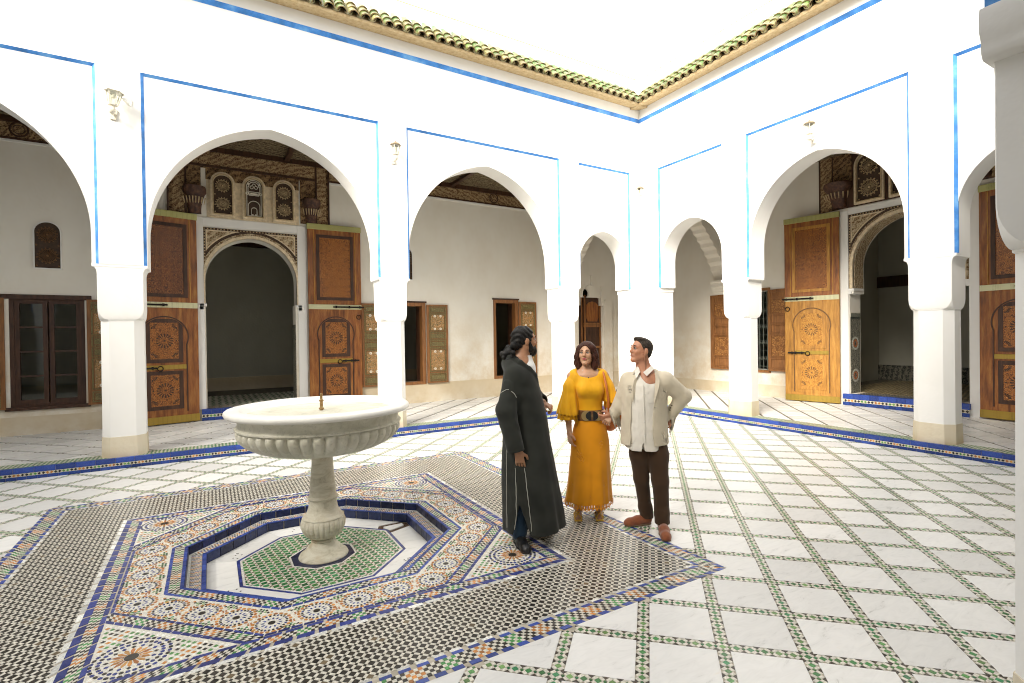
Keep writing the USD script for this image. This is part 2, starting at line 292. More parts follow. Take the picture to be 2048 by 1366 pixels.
def arcade(kind, plane, srange, arches, label, tiles=None, full=True):
    W = Wall(kind, plane); s0, s1 = srange
    root = thing('arcade_wall', label, 'arcade')
    holes = unary_union([arch_poly(*a[:4], bottom=IMP-.01) for a in arches])
    frames = unary_union([sbox(a[4], IMP-.01, a[5], FRAME_TOP) for a in arches])
    back = W.slab(sbox(s0, IMP, s1, TOP-.02).difference(holes), .035, TH)
    front = W.slab(sbox(s0, IMP, s1, CORN).difference(frames).difference(holes), 0.0, .035)
    upper = W.slab(sbox(s0, CORN, s1, EAVE), -.045, .035)
    part(root, 'wall_face', [back, front, upper], 'white_plaster', smooth=30)
    for a in arches:
        z0, w = IMP+.0, .036
        def strip(sa, sb, za, zb, axis):
            if axis == 'top': v = [(sa, .001, za), (sb, .001, za), (sb-w, .034, za-w), (sa+w, .034, za-w)]
            elif axis == 'l': v = [(sa, .001, zb), (sa, .001, za), (sa+w, .034, za-w), (sa+w, .034, zb)]
            else: v = [(sa, .001, za), (sa, .001, zb), (sa-w, .034, zb), (sa-w, .034, za-w)]
            v = np.array(v); q = np.vstack([v, v+[0, .02, 0]])
            f = [(0, 1, 2, 3), (7, 6, 5, 4), (0, 4, 5, 1), (1, 5, 6, 2), (2, 6, 7, 3), (3, 7, 4, 0)]
            m = trimesh.Trimesh(W.pt(q[:, 0], q[:, 1], q[:, 2]), tri(f), process=False)
            return fixed(m)
        part(root, 'blue_border', [strip(a[4], a[5], FRAME_TOP, 0, 'top'), strip(a[4], a[5], FRAME_TOP, z0, 'l'), strip(a[5], 0, FRAME_TOP, z0, 'r')], 'blue_paint')
    b = np.array([(s0, -.044, CORN-.001), (s1, -.044, CORN-.001), (s1, -.0005, CORN-.070), (s0, -.0005, CORN-.070)])
    q = np.vstack([b, b+[0, .03, 0]])
    part(root, 'blue_cornice', fixed(trimesh.Trimesh(W.pt(q[:, 0], q[:, 1], q[:, 2]), tri([(0, 1, 2, 3), (7, 6, 5, 4), (0, 4, 5, 1), (1, 5, 6, 2), (2, 6, 7, 3), (3, 7, 4, 0)]), process=False)), 'blue_paint')
    for p, q in zip(arches[:-1], arches[1:]):
        a, b_ = p[0]+p[1], q[0]-q[1]
        pier(b_-a-.11, (a+b_)/2, root, W, wide=b_-a)
    # eave bed, parapet
    bed = W.map(stack([[(s0, .03, 7.39), (s0, .03, 6.99), (s0, -.05, 6.97), (s0, -.31, 6.93), (s0, -.33, 6.965)], [(s1, .03, 7.39), (s1, .03, 6.99), (s1, -.05, 6.97), (s1, -.31, 6.93), (s1, -.33, 6.965)]]))
    part(root, 'eave', fixed(bed), 'parapet_plaster')
    part(root, 'parapet', W.box(s0, s1, .036, .30, EAVE, TOP), 'parapet_plaster')
    if tiles:
        greens = [(.025, .12, .035), (.045, .17, .05), (.07, .20, .075), (.02, .085, .028), (.10, .20, .09), (.16, .19, .08), (.05, .14, .03)]
        edge = (.36, .21, .095)
        u = np.array([-.36, -.41]); u /= np.linalg.norm(u); nrm = np.array([-.41, .36])/np.hypot(.41, .36)
        def barrel(s, lo, hi, r0, r1, lift):
            vs, tn = [], []
            n = 9; jit = rng.normal(0, .006, 2)
            for end, (dd, r) in enumerate(((lo, r0), (hi, r1))):
                for thick in (0, .016):
                    for k in range(n):
                        a = math.pi*k/(n-1); rr = r-thick
                        o = np.array([.02, 7.385])+u*dd+nrm*(rr*math.sin(a)+lift[end])
                        vs.append((s+jit[end]+rr*math.cos(a)*1.08, o[0], o[1]))
            f = []
            for k in range(n-1):
                f += [(k, k+1, 2*n+k+1, 2*n+k), (n+k+1, n+k, 3*n+k, 3*n+k+1), (k+1, k, n+k, n+k+1), (2*n+k, 2*n+k+1, 3*n+k+1, 3*n+k)]
            v = np.array(vs); return v, f
        cols = np.arange(tiles[0], tiles[1], .19); L = .545
        for s in cols:
            for row in range(3):
                hi = row*.165; lo = min(hi+.215, L)
                c = np.array(greens[rng.integers(len(greens))])*rng.uniform(.75, 1.25)
                v, f = barrel(s, lo, hi-.02, .078, .062, (.014, -.004))
                m = W.map(trimesh.Trimesh(v, tri(f), process=False))
                t = np.tile(c, (len(v), 1)); t[9:18] = edge; t[:9] = c*.6+np.array(edge)*.4
                part(root, 'roof_tile', m, 'glazed_roof', smooth=35, tint=t)
            n = 7; vs = []
            for dd in (L+.012, -.02):
                for k in range(n):
                    a = math.pi*k/(n-1); o = np.array([.02, 7.385])+u*dd+nrm*(.045-.045*math.sin(a)+.004)
                    vs.append((s+.095+.06*math.cos(a), o[0], o[1]))
                for k in range(n):
                    a = math.pi*k/(n-1); o = np.array([.02, 7.385])+u*dd+nrm*(.030-.045*math.sin(a)+.004)
                    vs.append((s+.095+.06*math.cos(a), o[0], o[1]))
            f = []
            for k in range(n-1): f += [(k, k+1, 2*n+k+1, 2*n+k), (n+k+1, n+k, 3*n+k, 3*n+k+1), (k+1, k, n+k, n+k+1)]
            part(root, 'trough_tile', W.map(trimesh.Trimesh(np.array(vs), tri(f), process=False)), 'glazed_roof', smooth=40, tint=np.array((.20, .17, .08))*rng.uniform(.7, 1.2))
        for s in np.arange(tiles[0], tiles[1], .24):
            m = tube([(s, .16, TOP), (s+.10, .16, TOP), (s+.232, .16, TOP)], [.024, .028, .032], 8)
            m.vertices[:, 1] = .16+(m.vertices[:, 1]-.16)*3.0
            part(root, 'coping_tile', W.map(m), 'glazed_roof', smooth=50, tint=np.array(greens[rng.integers(len(greens))])*rng.uniform(.7, 1.1)+np.array([.05, .03, .01]))
    return root, W
rootA, WA = arcade('A', YA, (XD, XB), ARCH_A, 'long white arcade wall of pointed arches behind the fountain, green tiled eave', tiles=(-5.6, 5.1))
rootB, WB = arcade('B', XB, (YC-TH, YA+TH), ARCH_B, 'white arcade wall on the right with one wide arch between two narrow ones', tiles=(-.6, 6.5))
ARCH_C = [a if a[0] != -2.43 else (-2.455, 1.585)+a[2:] for a in ARCH_A]
rootC, WC = arcade('C', YC, (XD, XB), ARCH_C, 'near white arcade wall whose thick pillar stands at the right edge')
rootD, WD = arcade('D', XD, (YC-TH, YA+TH), ARCH_B, 'white arcade wall to the left of the fountain, outside the picture')
def corner(parent, sx, sy, x, y):
    """L-shaped pier in a corner of the court; sx, sy point out of the court."""
    a, b, t = .32, .575, TH
    L = Polygon([(-a*1, 0), (0, 0), (0, -b), (t, -b), (t, t), (-a, t)]).buffer(-.012, join_style=2)
    for nm, z0, z1, grow, mt in (('corner_pillar', .42, 2.70, 0, 'white_plaster'), ('corner_pillar_cap', 2.70, IMP, .012, 'white_plaster'), ('corner_pillar_base', HK-.01, .42, .005, 'base_plaster')):
        m = extr(L.buffer(grow, join_style=2), z1-z0); v = np.array(m.vertices)
        m.vertices = np.c_[x+sx*v[:, 0], y+sy*v[:, 1], z0+v[:, 2]]
        part(parent, nm, fixed(m), mt)
corner(rootA, 1, 1, XB, YA); corner(rootC, 1, -1, XB, YC); corner(rootD, -1, 1, XD, YA); corner(rootD, -1, -1, XD, YC)
# the near pillar's jamb: moulding, blue edge
xj = -.87
part(rootC, 'jamb_moulding', [stack([[(xj-d, YC+.01, z) for d, z in pr]+[(xj+.1, YC+.01, 2.9), (xj+.1, YC+.01, 2.72)], [(xj-d, YC-TH, z) for d, z in pr]+[(xj+.1, YC-TH, 2.9), (xj+.1, YC-TH, 2.72)]])
    for pr in [[(.0, 2.72), (.012, 2.73), (.02, 2.75), (.02, 2.78), (.035, 2.81), (.04, 2.87), (.03, 2.9)]]], 'white_plaster', smooth=40)
part(rootC, 'blue_jamb_edge', bx(xj-.004, xj+.02, YC-.062, YC+.004, 2.91, 4.2), 'blue_paint')
# ---------------------------------------------------------------- floors
def shade(c, lo=.78, hi=1.2): return np.array(c)*rng.uniform(lo, hi)
CREAM, BLACK, GREEN, ORANGE, NAVY, BLUE = (.72, .69, .60), (.035, .03, .024), (.07, .26, .075), (.52, .22, .055), (.035, .05, .22), (.035, .07, .30)
GREENS = [(.06, .24, .07), (.10, .28, .08), (.05, .19, .06), (.15, .29, .09), (.04, .22, .09)]
ORANGES = [(.55, .25, .06), (.45, .17, .05), (.60, .32, .10)]
def prism(p, z, h):
    p = np.asarray(p, float); n = len(p)
    a = (p[:, 0]*np.roll(p[:, 1], -1)-np.roll(p[:, 0], -1)*p[:, 1]).sum()
    if a < 0: p = p[::-1]
    v = np.vstack([np.c_[p, np.full(n, z)], np.c_[p, np.full(n, z-h)]])
    f = [(0, k, k+1) for k in range(1, n-1)]
    for k in range(n):
        l = (k+1) % n; f += [(k, n+k, n+l), (k, n+l, l)]
    return v, np.array(f)
def area_px(v):
    q, d = to_px(v)
    if (d < .3).any(): return 0.0
    c = q.mean(0)
    if not (-20 < c[0] < 2068 and -20 < c[1] < 1386): return 0.0
    return abs((q[:, 0]*np.roll(q[:, 1], -1)-np.roll(q[:, 0], -1)*q[:, 1]).sum())/2
def lay(parent, name, items, mat='zellige', cap=300, least=60.0):
    """items: (vertices, faces, outline points, colour). The largest in view become parts of their own, the rest one part."""
    if not items: return
    size = np.array([area_px(np.asarray(it[2])) for it in items])
    order = np.argsort(-size); single = [k for k in order[:cap] if size[k] >= least]; ss = set(single)
    for k in single:
        v, f, o, c = items[k]; part(parent, name, (v, f), mat, tint=c)
    rest = [k for k in range(len(items)) if k not in ss]
    if rest:
        vs, fs, ts, n = [], [], [], 0
        for k in rest:
            v, f, o, c = items[k]; vs.append(v); fs.append(np.asarray(f)+n); ts.append(np.tile(np.asarray(c, float), (len(v), 1))); n += len(v)
        part(parent, name+'_field', (np.vstack(vs), np.vstack(fs)), mat, tint=np.vstack(ts), kind='stuff')
def flat(p, c, z=0.0, h=.005):
    v, f = prism(p, z, h); return (v, f, np.c_[np.asarray(p), np.full(len(p), z)], c)
P45 = .43; EA, EB = np.array([1, 1])/math.sqrt(2), np.array([1, -1])/math.sqrt(2)
def g2(i, j): return (i*EA+j*EB)*P45
MC, MH = np.array([-2.42, 2.65]), 2.345
C0, IH = np.array([-2.495, 2.585]), 1.555
court = sbox(XD, YC+.02, XB, YA-.04)
mat_sq = sbox(*(MC-MH), *(MC+MH))
def slabs(parent, region, z, gap, cap=300):
    items = []; b = region.bounds; n = int(30)
    for i in range(-40, 41):
        for j in range(-40, 41):
            c = g2(i+.5, j+.5)
            if not (b[0]-.4 < c[0] < b[2]+.4 and b[1]-.4 < c[1] < b[3]+.4): continue
            s = (P45-gap)/2; q = Polygon([c+s*EA+s*EB, c-s*EA+s*EB, c-s*EA-s*EB, c+s*EA-s*EB])
            if not region.contains(q): q = q.intersection(region)
            for qq in polys(q):
                if qq.area < .0015: continue
                dz = rng.normal(0, .0006)
                if qq.convex_hull.area-qq.area < 1e-6:
                    pts = np.array(qq.exterior.coords)[:-1]
                    if len(pts) > 8: continue
                    # eased edge
                    ctr = pts.mean(0); inn = ctr+(pts-ctr)*(1-.004/max(.02, math.sqrt(qq.area)))
                    n_ = len(pts); a = (pts[:, 0]*np.roll(pts[:, 1], -1)-np.roll(pts[:, 0], -1)*pts[:, 1]).sum()
                    if a < 0: pts, inn = pts[::-1], inn[::-1]
                    v = np.vstack([np.c_[inn, np.full(n_, z+dz)], np.c_[pts, np.full(n_, z+dz-.0015)], np.c_[pts, np.full(n_, z-.012)]])
                    f = [(0, k, k+1) for k in range(1, n_-1)]
                    for r in (0, 1):
                        for k in range(n_):
                            l = (k+1) % n_; f += [(r*n_+k, (r+1)*n_+k, (r+1)*n_+l), (r*n_+k, (r+1)*n_+l, r*n_+l)]
                    items.append((v, np.array(f), np.c_[pts, np.full(n_, z)], (1, 1, 1)))
                else:
                    m = extr(qq, .012); m.apply_translation([0, 0, z-.012])
                    items.append((np.array(m.vertices), np.array(m.faces), np.c_[np.array(qq.exterior.coords)[:-1], np.full(len(qq.exterior.coords)-1, z)], (1, 1, 1)))
    lay(parent, 'marble_slab', items, 'marble_slab', cap, 40.0)
floor = thing('courtyard_floor', kind='structure')
bed = court.difference(mat_sq.buffer(-.03))
m = extr(bed, .02); m.apply_translation([0, 0, -.0245]); part(floor, 'grout_bed', m, 'grout')
court_in = court.difference(mat_sq.buffer(.002, join_style=2))
slabs(floor, court_in, 0.0, .0725)
# zellige strips between the slabs: six little cells from crossing to crossing
cellw = P45/6; diam, tria, white, small = [], [], [], []
def cell(c, along):
    k = cellw
    def P(u, v): return c+(u*EA+v*EB)*k
    g = .012
    diam.append(flat([P(.27, 0), P(0, .27), P(-.27, 0), P(0, -.27)], shade(GREENS[rng.integers(5)], .7, 1.35)))
    for su in (-1, 1):
        for sv in (-1, 1):
            white.append(flat([P(su*(.29+g), 0), P(su*(.49), sv*.20), P(su*.21, sv*.48), P(0, sv*(.29+g))], shade(CREAM, .88, 1.06)))
            tria.append(flat([P(su*.5, sv*.5), P(su*.245, sv*.5), P(su*.5, sv*.245)], shade((.05, .04, .03), .6, 1.8)))
    r = .125
    for u, v in ((.5, 0), (0, .5)):
        if along == 'x' or (along == 'a' and u) or (along == 'b' and v):
            small.append(flat([P(u+r, v), P(u, v+r), P(u-r, v), P(u, v-r)], shade(GREENS[rng.integers(5)], .5, 1.0)))
from shapely.prepared import prep
pr = prep(court_in.buffer(-.02))
for i in range(-40, 41):
    for j in range(-40, 41):
        base = g2(i, j)
        if not (XD-.5 < base[0] < XB+.5 and YC-.5 < base[1] < YA+.5): continue
        for k in range(6):
            for ax, E in (('a', EA), ('b', EB)):
                if k == 0 and ax == 'b': continue
                c = base+E*cellw*k
                if to_px(np.r_[c, 0])[1][0] < .8 or not pr.contains(Point(c)): continue
                cell(c, 'x' if k == 0 else ax)
lay(floor, 'green_tile', diam); lay(floor, 'black_tile', tria, cap=200); lay(floor, 'white_tile', white, cap=300); lay(floor, 'small_green_tile', small, cap=100)

# ---- the zellige square round the fountain
mos = thing('fountain_mosaic', kind='structure')
def ngon(c, a, n, rot=0.0):
    R = a/math.cos(math.pi/n); return [c+R*np.array([math.cos(rot+2*math.pi*(k+.5)/n), math.sin(rot+2*math.pi*(k+.5)/n)]) for k in range(n)]
def sq(c, h): return [c+h*np.array(s) for s in ((1, -1), (1, 1), (-1, 1), (-1, -1))]
oct_hole = Polygon(ngon(C0, 1.005, 8))
m = extr(mat_sq.difference(oct_hole), .02); m.apply_translation([0, 0, -.0235]); part(mos, 'tile_bed', m, 'grout')
lines, chk, blk, wht, col = [], [], [], [], []
def ring_line(outer, inner, color, length, z=0.0, store=lines, spread=(.7, 1.35)):
    n = len(outer)
    for k in range(n):
        a, b, c, d = outer[k], outer[(k+1) % n], inner[(k+1) % n], inner[k]
        m_ = max(1, int(round(np.linalg.norm(b-a)/length)))
        for q in range(m_):
            u0, u1 = q/m_+.004, (q+1)/m_-.004
            store.append(flat([a+(b-a)*u0, a+(b-a)*u1, d+(c-d)*u1, d+(c-d)*u0], shade(color, *spread), z))
def ring_check(outer, inner, rows, z=0.0, store=chk, cyc=((BLACK,), (GREEN,), (BLACK,), (ORANGE,)), per=2):
    n = len(outer)
    for k in range(n):
        a, b, c, d = outer[k], outer[(k+1) % n], inner[(k+1) % n], inner[k]
        L = np.linalg.norm(b-a); w = np.linalg.norm(np.cross(np.r_[b-a, 0]/L, np.r_[d-a, 0])); s = w/rows
        cols_ = max(2, int(round(L/s)))
        for q in range(cols_):
            for r in range(rows):
                u0, u1 = (q+.03)/cols_, (q+.97)/cols_; v0, v1 = (r+.04)/rows, (r+.96)/rows
                def at(u, v): return (a+(b-a)*u)*(1-v)+(d+(c-d)*u)*v
                p = [at(u0, v0), at(u1, v0), at(u1, v1), at(u0, v1)]
                if (q+r) % 2: cc = shade(CREAM, .9, 1.06)
                else: cc = shade(cyc[(q//(2*per)) % len(cyc)][0], .6, 1.5)
                store.append(flat(p, cc, z))
o = MH
for w, kind in ((.032, 'blue'), (.098, 'check'), (.026, 'blue'), (.022, 'white')):
    if kind == 'check': ring_check(sq(MC, o), sq(MC, o-w), 4)
    else: ring_line(sq(MC, o), sq(MC, o-w), BLUE if kind == 'blue' else (.72, .72, .68), .10)
    o -= w
field_out = o
o = IH
for w, kind in ((.03, 'white'), (.042, 'blue'), (.062, 'check'), (.026, 'blue')):
    if kind == 'check': ring_check(sq(C0, o), sq(C0, o-w), 3)
    else: ring_line(sq(C0, o), sq(C0, o-w), NAVY if kind == 'blue' else (.72, .72, .68), .12)
    o -= w
inner_h = o
pitch = .0507
fo = sbox(*(MC-field_out), *(MC+field_out)).difference(sbox(*(C0-IH), *(C0+IH))); fp = prep(fo)
def clipped(p):
    q = Polygon(p)
    if fp.contains(q): return [p]
    return [np.array(k.exterior.coords)[:-1] for k in polys(q.intersection(fo)) if k.area > 2e-5 and k.convex_hull.area-k.area < 1e-7]
for i in range(-95, 96):
    for j in range(-95, 96):
        c = MC+(i*EA+j*EB)*pitch
        if abs(c-MC).max() > field_out+.05 or abs(c-C0).max() < IH-.05: continue
        def R(u, v, a, b): return [c+(u+su*a)*EA*pitch+(v+sv*b)*EB*pitch for su, sv in ((-1, -1), (1, -1), (1, 1), (-1, 1))]
        bc = shade(BLACK, .5, 1.6) if rng.random() > .07 else shade((.16, .12, .07), .7, 1.3)
        for p in clipped(R(0, 0, .305, .305)): blk.append(flat(p, bc))
        for p in clipped(R(.5, .5, .13, .13)): blk.append(flat(p, shade(BLACK, .6, 1.8)))
        for p in clipped(R(.5, 0, .165, .305)): wht.append(flat(p, shade(CREAM, .9, 1.06)))
        for p in clipped(R(0, .5, .305, .165)): wht.append(flat(p, shade(CREAM, .9, 1.06)))
# octagonal band of rosettes and the four corner rosettes
creambed = [flat(p, (.70, .66, .55), -.0012, .003) for p in ()]
def ring_of(store, c, n, r, dr, dt, color, ph=0.0, shape=4, z=0.0, spread=(.7, 1.3)):
    for k in range(n):
        a = 2*math.pi*(k+ph)/n; e, t = np.array([math.cos(a), math.sin(a)]), np.array([-math.sin(a), math.cos(a)])
        cc = color[k % len(color)] if isinstance(color, list) else color
        if shape == 4: p = [c+e*(r-dr), c+e*r+t*dt, c+e*(r+dr), c+e*r-t*dt]
        elif shape == 6: p = [c+e*(r-dr)+t*dt*.5, c+e*r+t*dt, c+e*(r+dr)+t*dt*.5, c+e*(r+dr)-t*dt*.5, c+e*r-t*dt, c+e*(r-dr)-t*dt*.5]
        else: p = [c+e*(r-dr)+t*dt*.55, c+e*(r+dr*.4)+t*dt, c+e*(r+dr), c+e*(r+dr*.4)-t*dt, c+e*(r-dr)-t*dt*.55]
        store.append(flat(p, shade(cc, *spread), z))
def disc(store, c, r, n, color, z=0.0): store.append(flat([c+r*np.array([math.cos(2*math.pi*k/n), math.sin(2*math.pi*k/n)]) for k in range(n)], shade(color), z))
WH = (.78, .77, .72)
corners8 = ngon(C0, 1.2515, 8)
rose = []
for k in range(8):
    a, b = np.array(corners8[k]), np.array(corners8[(k+1) % 8])
    for q in range(4): rose.append((a+(b-a)*q/4, (b-a)/np.linalg.norm(b-a), k*4+q))
for c, t, n_ in rose:
    s = 1.0; ph = n_ % 2*.5
    disc(col, c, .021, 12, BLACK)
    ring_of(col, c, 12, .033, .010, .0075, WH, ph, spread=(.92, 1.05))
    ring_of(col, c, 12, .050, .0115, .0062, NAVY, ph+.5, spread=(.7, 1.6))
    ring_of(col, c, 12, .055, .012, .0075, WH, ph, spread=(.92, 1.05))
    ring_of(col, c, 12, .0705, .0085, .0088, WH, ph+.5, spread=(.92, 1.05))
    ring_of(col, c, 24, .0855, .0078, .0075, [BLACK, NAVY, BLACK], ph, 6)
    ring_of(col, c, 20, .1060, .0095, .0130, [ORANGES[0], ORANGES[1], ORANGES[2]], ph, 6)
    e = (c-C0)/np.linalg.norm(c-C0); mid = c+t*.130
    for sgn, r0 in ((1, .098), (-1, .098)):
        m0 = mid+e*r0*sgn
        for du, dv, cc in ((0, 0, BLACK), (.022, 0, GREENS[3]), (-.022, 0, GREENS[1]), (0, .02, GREENS[3]), (0, -.02, GREENS[4]), (.043, 0, BLACK), (-.043, 0, BLACK), (.022, .02*sgn, BLACK), (-.022, .02*sgn, BLACK), (.062, .012*sgn, ORANGES[0]), (-.062, .012*sgn, ORANGES[0])):
            q = m0+t*du+e*dv; h = .0105
            col.append(flat([q+t*h, q+e*h*.9, q-t*h, q-e*h*.9], shade(cc, .8, 1.4)))
    for sgn in (-1, 1): ring_of(col, mid+e*.045*sgn, 4, .012, .008, .007, ORANGES[1], .5)
oo = 1.385
for w, kind in ((.018, 'blue'),):
    ring_line(ngon(C0, oo, 8), ngon(C0, oo-w, 8), NAVY, .07)
ring_line(ngon(C0, 1.112, 8), ngon(C0, 1.090, 8), BLUE, .07)
ring_check(ngon(C0, 1.088, 8), ngon(C0, 1.024, 8), 3)
ring_line(ngon(C0, 1.022, 8), ngon(C0, 1.0, 8), BLUE, .11)
for sx in (-1, 1):
    for sy in (-1, 1):
        d = np.array([sx, sy])/math.sqrt(2); t = np.array([-d[1], d[0]])
        def half(a): return inner_h*math.sqrt(2)-a        # half length of the diagonal line at distance a
        for a0, a1, kind in ((1.387, 1.452, 'check'), (1.454, 1.478, 'blue')):
            out = [C0+d*a1+t*half(a1), C0+d*a1-t*half(a1)]; inn = [C0+d*a0+t*half(a0), C0+d*a0-t*half(a0)]
            if kind == 'blue':
                n = 14
                for q in range(n):
                    u0, u1 = q/n+.004, (q+1)/n-.004
                    lines.append(flat([out[0]+(out[1]-out[0])*u0, out[0]+(out[1]-out[0])*u1, inn[0]+(inn[1]-inn[0])*u1, inn[0]+(inn[1]-inn[0])*u0], shade(NAVY)))
            else:
                cols_ = 50
                for q in range(cols_):
                    for r in range(3):
                        u0, u1, v0, v1 = (q+.03)/cols_, (q+.97)/cols_, (r+.04)/3, (r+.96)/3
                        def at(u, v): return (out[0]+(out[1]-out[0])*u)*(1-v)+(inn[0]+(inn[1]-inn[0])*u)*v
                        cc = shade(CREAM, .9, 1.06) if (q+r) % 2 else shade((BLACK, GREEN, BLACK, ORANGE)[(q//4) % 4], .6, 1.5)
                        chk.append(flat([at(u0, v0), at(u1, v0), at(u1, v1), at(u0, v1)], cc))
        c = C0+d*(inner_h*math.sqrt(2)-.262)
        disc(col, c, .034, 14, BLACK)
        ring_of(col, c, 16, .067, .030, .0105, ORANGES, 0, 5)
        ring_of(col, c, 16, .049, .012, .0055, WH, .5, spread=(.92, 1.05)); ring_of(col, c, 16, .088, .016, .010, WH, .5, spread=(.92, 1.05))
        ring_of(col, c, 16, .111, .013, .011, [BLACK, NAVY], 0); ring_of(col, c, 32, .126, .011, .008, WH, .5, spread=(.92, 1.05))
        ring_of(col, c, 32, .145, .010, .0118, [NAVY, NAVY, BLACK], 0, 6); ring_of(col, c, 32, .163, .008, .009, WH, .5, spread=(.92, 1.05))
        ring_of(col, c, 36, .179, .0095, .0135, [BLACK, NAVY], 0, 6)
        tri_ = Polygon([C0+np.array([sx, sy])*inner_h, C0+d*1.48+t*half(1.48), C0+d*1.48-t*half(1.48)]).buffer(-.012)
        keep = prep(tri_.difference(Point(c).buffer(.196)))
        for i in range(-30, 31):
            for j in range(-30, 31):
                q = c+np.array([i, j])*.0265
                if not keep.contains(Point(q)): continue
                kk = (abs(i)//3+abs(j)//3) % 3
                cc = [GREENS[1], ORANGES[0], BLACK][kk] if (i+j) % 2 == 0 else WH
                h = .0132; col.append(flat([q+[h, 0], q+[0, h], q-[h, 0], q-[0, h]], shade(cc, .8, 1.25)))
lay(mos, 'blue_line_tile', lines, cap=300); lay(mos, 'border_tile', chk, cap=250); lay(mos, 'black_tile', blk, cap=300); lay(mos, 'white_tile', wht, cap=300); lay(mos, 'rosette_tile', col, cap=300, least=40)
part(mos, 'rosette_bed', [extr(Polygon(ngon(C0, 1.385, 8)).difference(Polygon(ngon(C0, 1.09, 8))), .01).apply_translation([0, 0, -.0118])]+
     [extr(Polygon([C0+np.array([sx, sy])*inner_h, C0+np.array([sx, sy])*inner_h*1.0+np.array([-sx, 0])*.74, C0+np.array([sx, sy])*inner_h+np.array([0, -sy])*.74]), .01).apply_translation([0, 0, -.0118]) for sx in (-1, 1) for sy in (-1, 1)], 'zellige', tint=(.76, .73, .64))

# ---- sunken basin
ZL, ZB = -.07, -.15
basin = thing('sunken_basin', kind='structure')
m = extr(Polygon(ngon(C0, 1.004, 8)), .10); m.apply_translation([0, 0, -.262]); part(basin, 'basin_bed', m, 'grout')
led = extr(Polygon(ngon(C0, 1.004, 8)).difference(Polygon(ngon(C0, .874, 8))), .09); led.apply_translation([0, 0, -.166]); part(basin, 'ledge_bed', led, 'grout')
led = extr(Polygon(ngon(C0, 1.03, 8)).difference(Polygon(ngon(C0, 1.002, 8))), .15); led.apply_translation([0, 0, -.156]); part(basin, 'wall_bed', led, 'grout')
its = []
for a, z0, z1 in ((1.0, ZL, -.004), (.873, ZB, ZL-.003)):
    ps = ngon(C0, a, 8); pi_ = ngon(C0, a-.006, 8)
    for k in range(8):
        p, q, pi, qi = ps[k], ps[(k+1) % 8], pi_[k], pi_[(k+1) % 8]; n = 6 if a > .9 else 5
        for c in range(n):
            u0, u1 = c/n+.006, (c+1)/n-.006
            a0, a1, b0, b1 = p+(q-p)*u0, p+(q-p)*u1, pi+(qi-pi)*u0, pi+(qi-pi)*u1
            v = np.array([[*a0, z0], [*a1, z0], [*a1, z1], [*a0, z1], [*b0, z0], [*b1, z0], [*b1, z1], [*b0, z1]])
            f = tri([(0, 1, 2, 3), (7, 6, 5, 4), (0, 4, 5, 1), (1, 5, 6, 2), (2, 6, 7, 3), (3, 7, 4, 0)])
            mm = fixed(trimesh.Trimesh(v, f, process=False))
            its.append((np.array(mm.vertices), np.array(mm.faces), v[4:8], shade((.012, .022, .085), .6, 1.7)))
lay(basin, 'riser_tile', its, cap=90, least=20)
its = []; ring_line(ngon(C0, .897, 8), ngon(C0, .868, 8), BLUE, .13, ZL+.003, its); ring_line(ngon(C0, .993, 8), ngon(C0, .975, 8), WH, .2, ZL+.002, its, (.9, 1.05))
lay(basin, 'nosing_tile', its, cap=80, least=20)
its = []; ring_check(ngon(C0, .972, 8), ngon(C0, .900, 8), 5, ZL+.002, its, cyc=((BLACK,), (NAVY,), (ORANGE,)), per=1)
lay(basin, 'ledge_tile', its, cap=150, least=45)
ring8o, ring8i = ngon(C0, .866, 8), ngon(C0, .652, 8); its = []
broken = Polygon([C0+np.array(q) for q in ((.63, .17), (.875, .26), (.875, .42), (.60, .42), (.56, .33))])
for k in range(8):
    q = Polygon([ring8o[k]*.998+ring8o[(k+1) % 8]*.002, ring8o[(k+1) % 8]*.998+ring8o[k]*.002, ring8i[(k+1) % 8]*.997+ring8i[k]*.003, ring8i[k]*.997+ring8i[(k+1) % 8]*.003]).difference(broken)
    for qq in polys(q):
        mm = extr(qq, .012); mm.apply_translation([0, 0, ZB-.012]); its.append((np.array(mm.vertices), np.array(mm.faces), np.c_[np.array(qq.exterior.coords)[:-1], np.full(len(qq.exterior.coords)-1, ZB)], (1, 1, 1)))
frag = broken.buffer(-.055); mm = extr(frag, .012); mm.apply_translation([0, 0, ZB-.010]); its.append((np.array(mm.vertices), np.array(mm.faces), np.c_[np.array(frag.exterior.coords)[:-1], np.full(len(frag.exterior.coords)-1, ZB)], (1, 1, 1)))
lay(basin, 'marble_slab', its, 'marble_slab', 60, 10)
plain('mud', (.09, .045, .02), .7, var=.5, scale=25, bump=.6, bscale=60)
mm = extr(broken.buffer(.004).intersection(Polygon(ngon(C0, .868, 8))), .004); mm.apply_translation([0, 0, ZB-.011]); part(basin, 'mud_patch', mm, 'mud')
plain('black_hole', (.01, .01, .01), .9)
dots = []
for ang, r in ((205, .76), (250, .76), (150, .76), (320, .76), (95, .76)):
    b = C0+r*np.array([math.cos(math.radians(ang)), math.sin(math.radians(ang))])
    for k in range(6):
        d = trimesh.creation.cylinder(.0065, .0012, sections=10); d.apply_translation([*(b+rng.normal(0, .035, 2)), ZB+.0006]); dots.append(d)
part(basin, 'drain_holes', dots, 'black_hole')
its = []; ring_line(ngon(C0, .650, 8), ngon(C0, .628, 8), NAVY, .08, ZB, its); ring_line(ngon(C0, .626, 8), ngon(C0, .610, 8), WH, .1, ZB, its, (.92, 1.05))
ring_line(ngon(C0, .262, 8), ngon(C0, .248, 8), WH, .1, ZB, its, (.92, 1.05)); ring_line(ngon(C0, .246, 8), ngon(C0, .16, 8), (.015, .02, .06), .2, ZB, its, (.8, 1.2))
lay(basin, 'line_tile', its, cap=100, least=25)
gr, wh = [], []
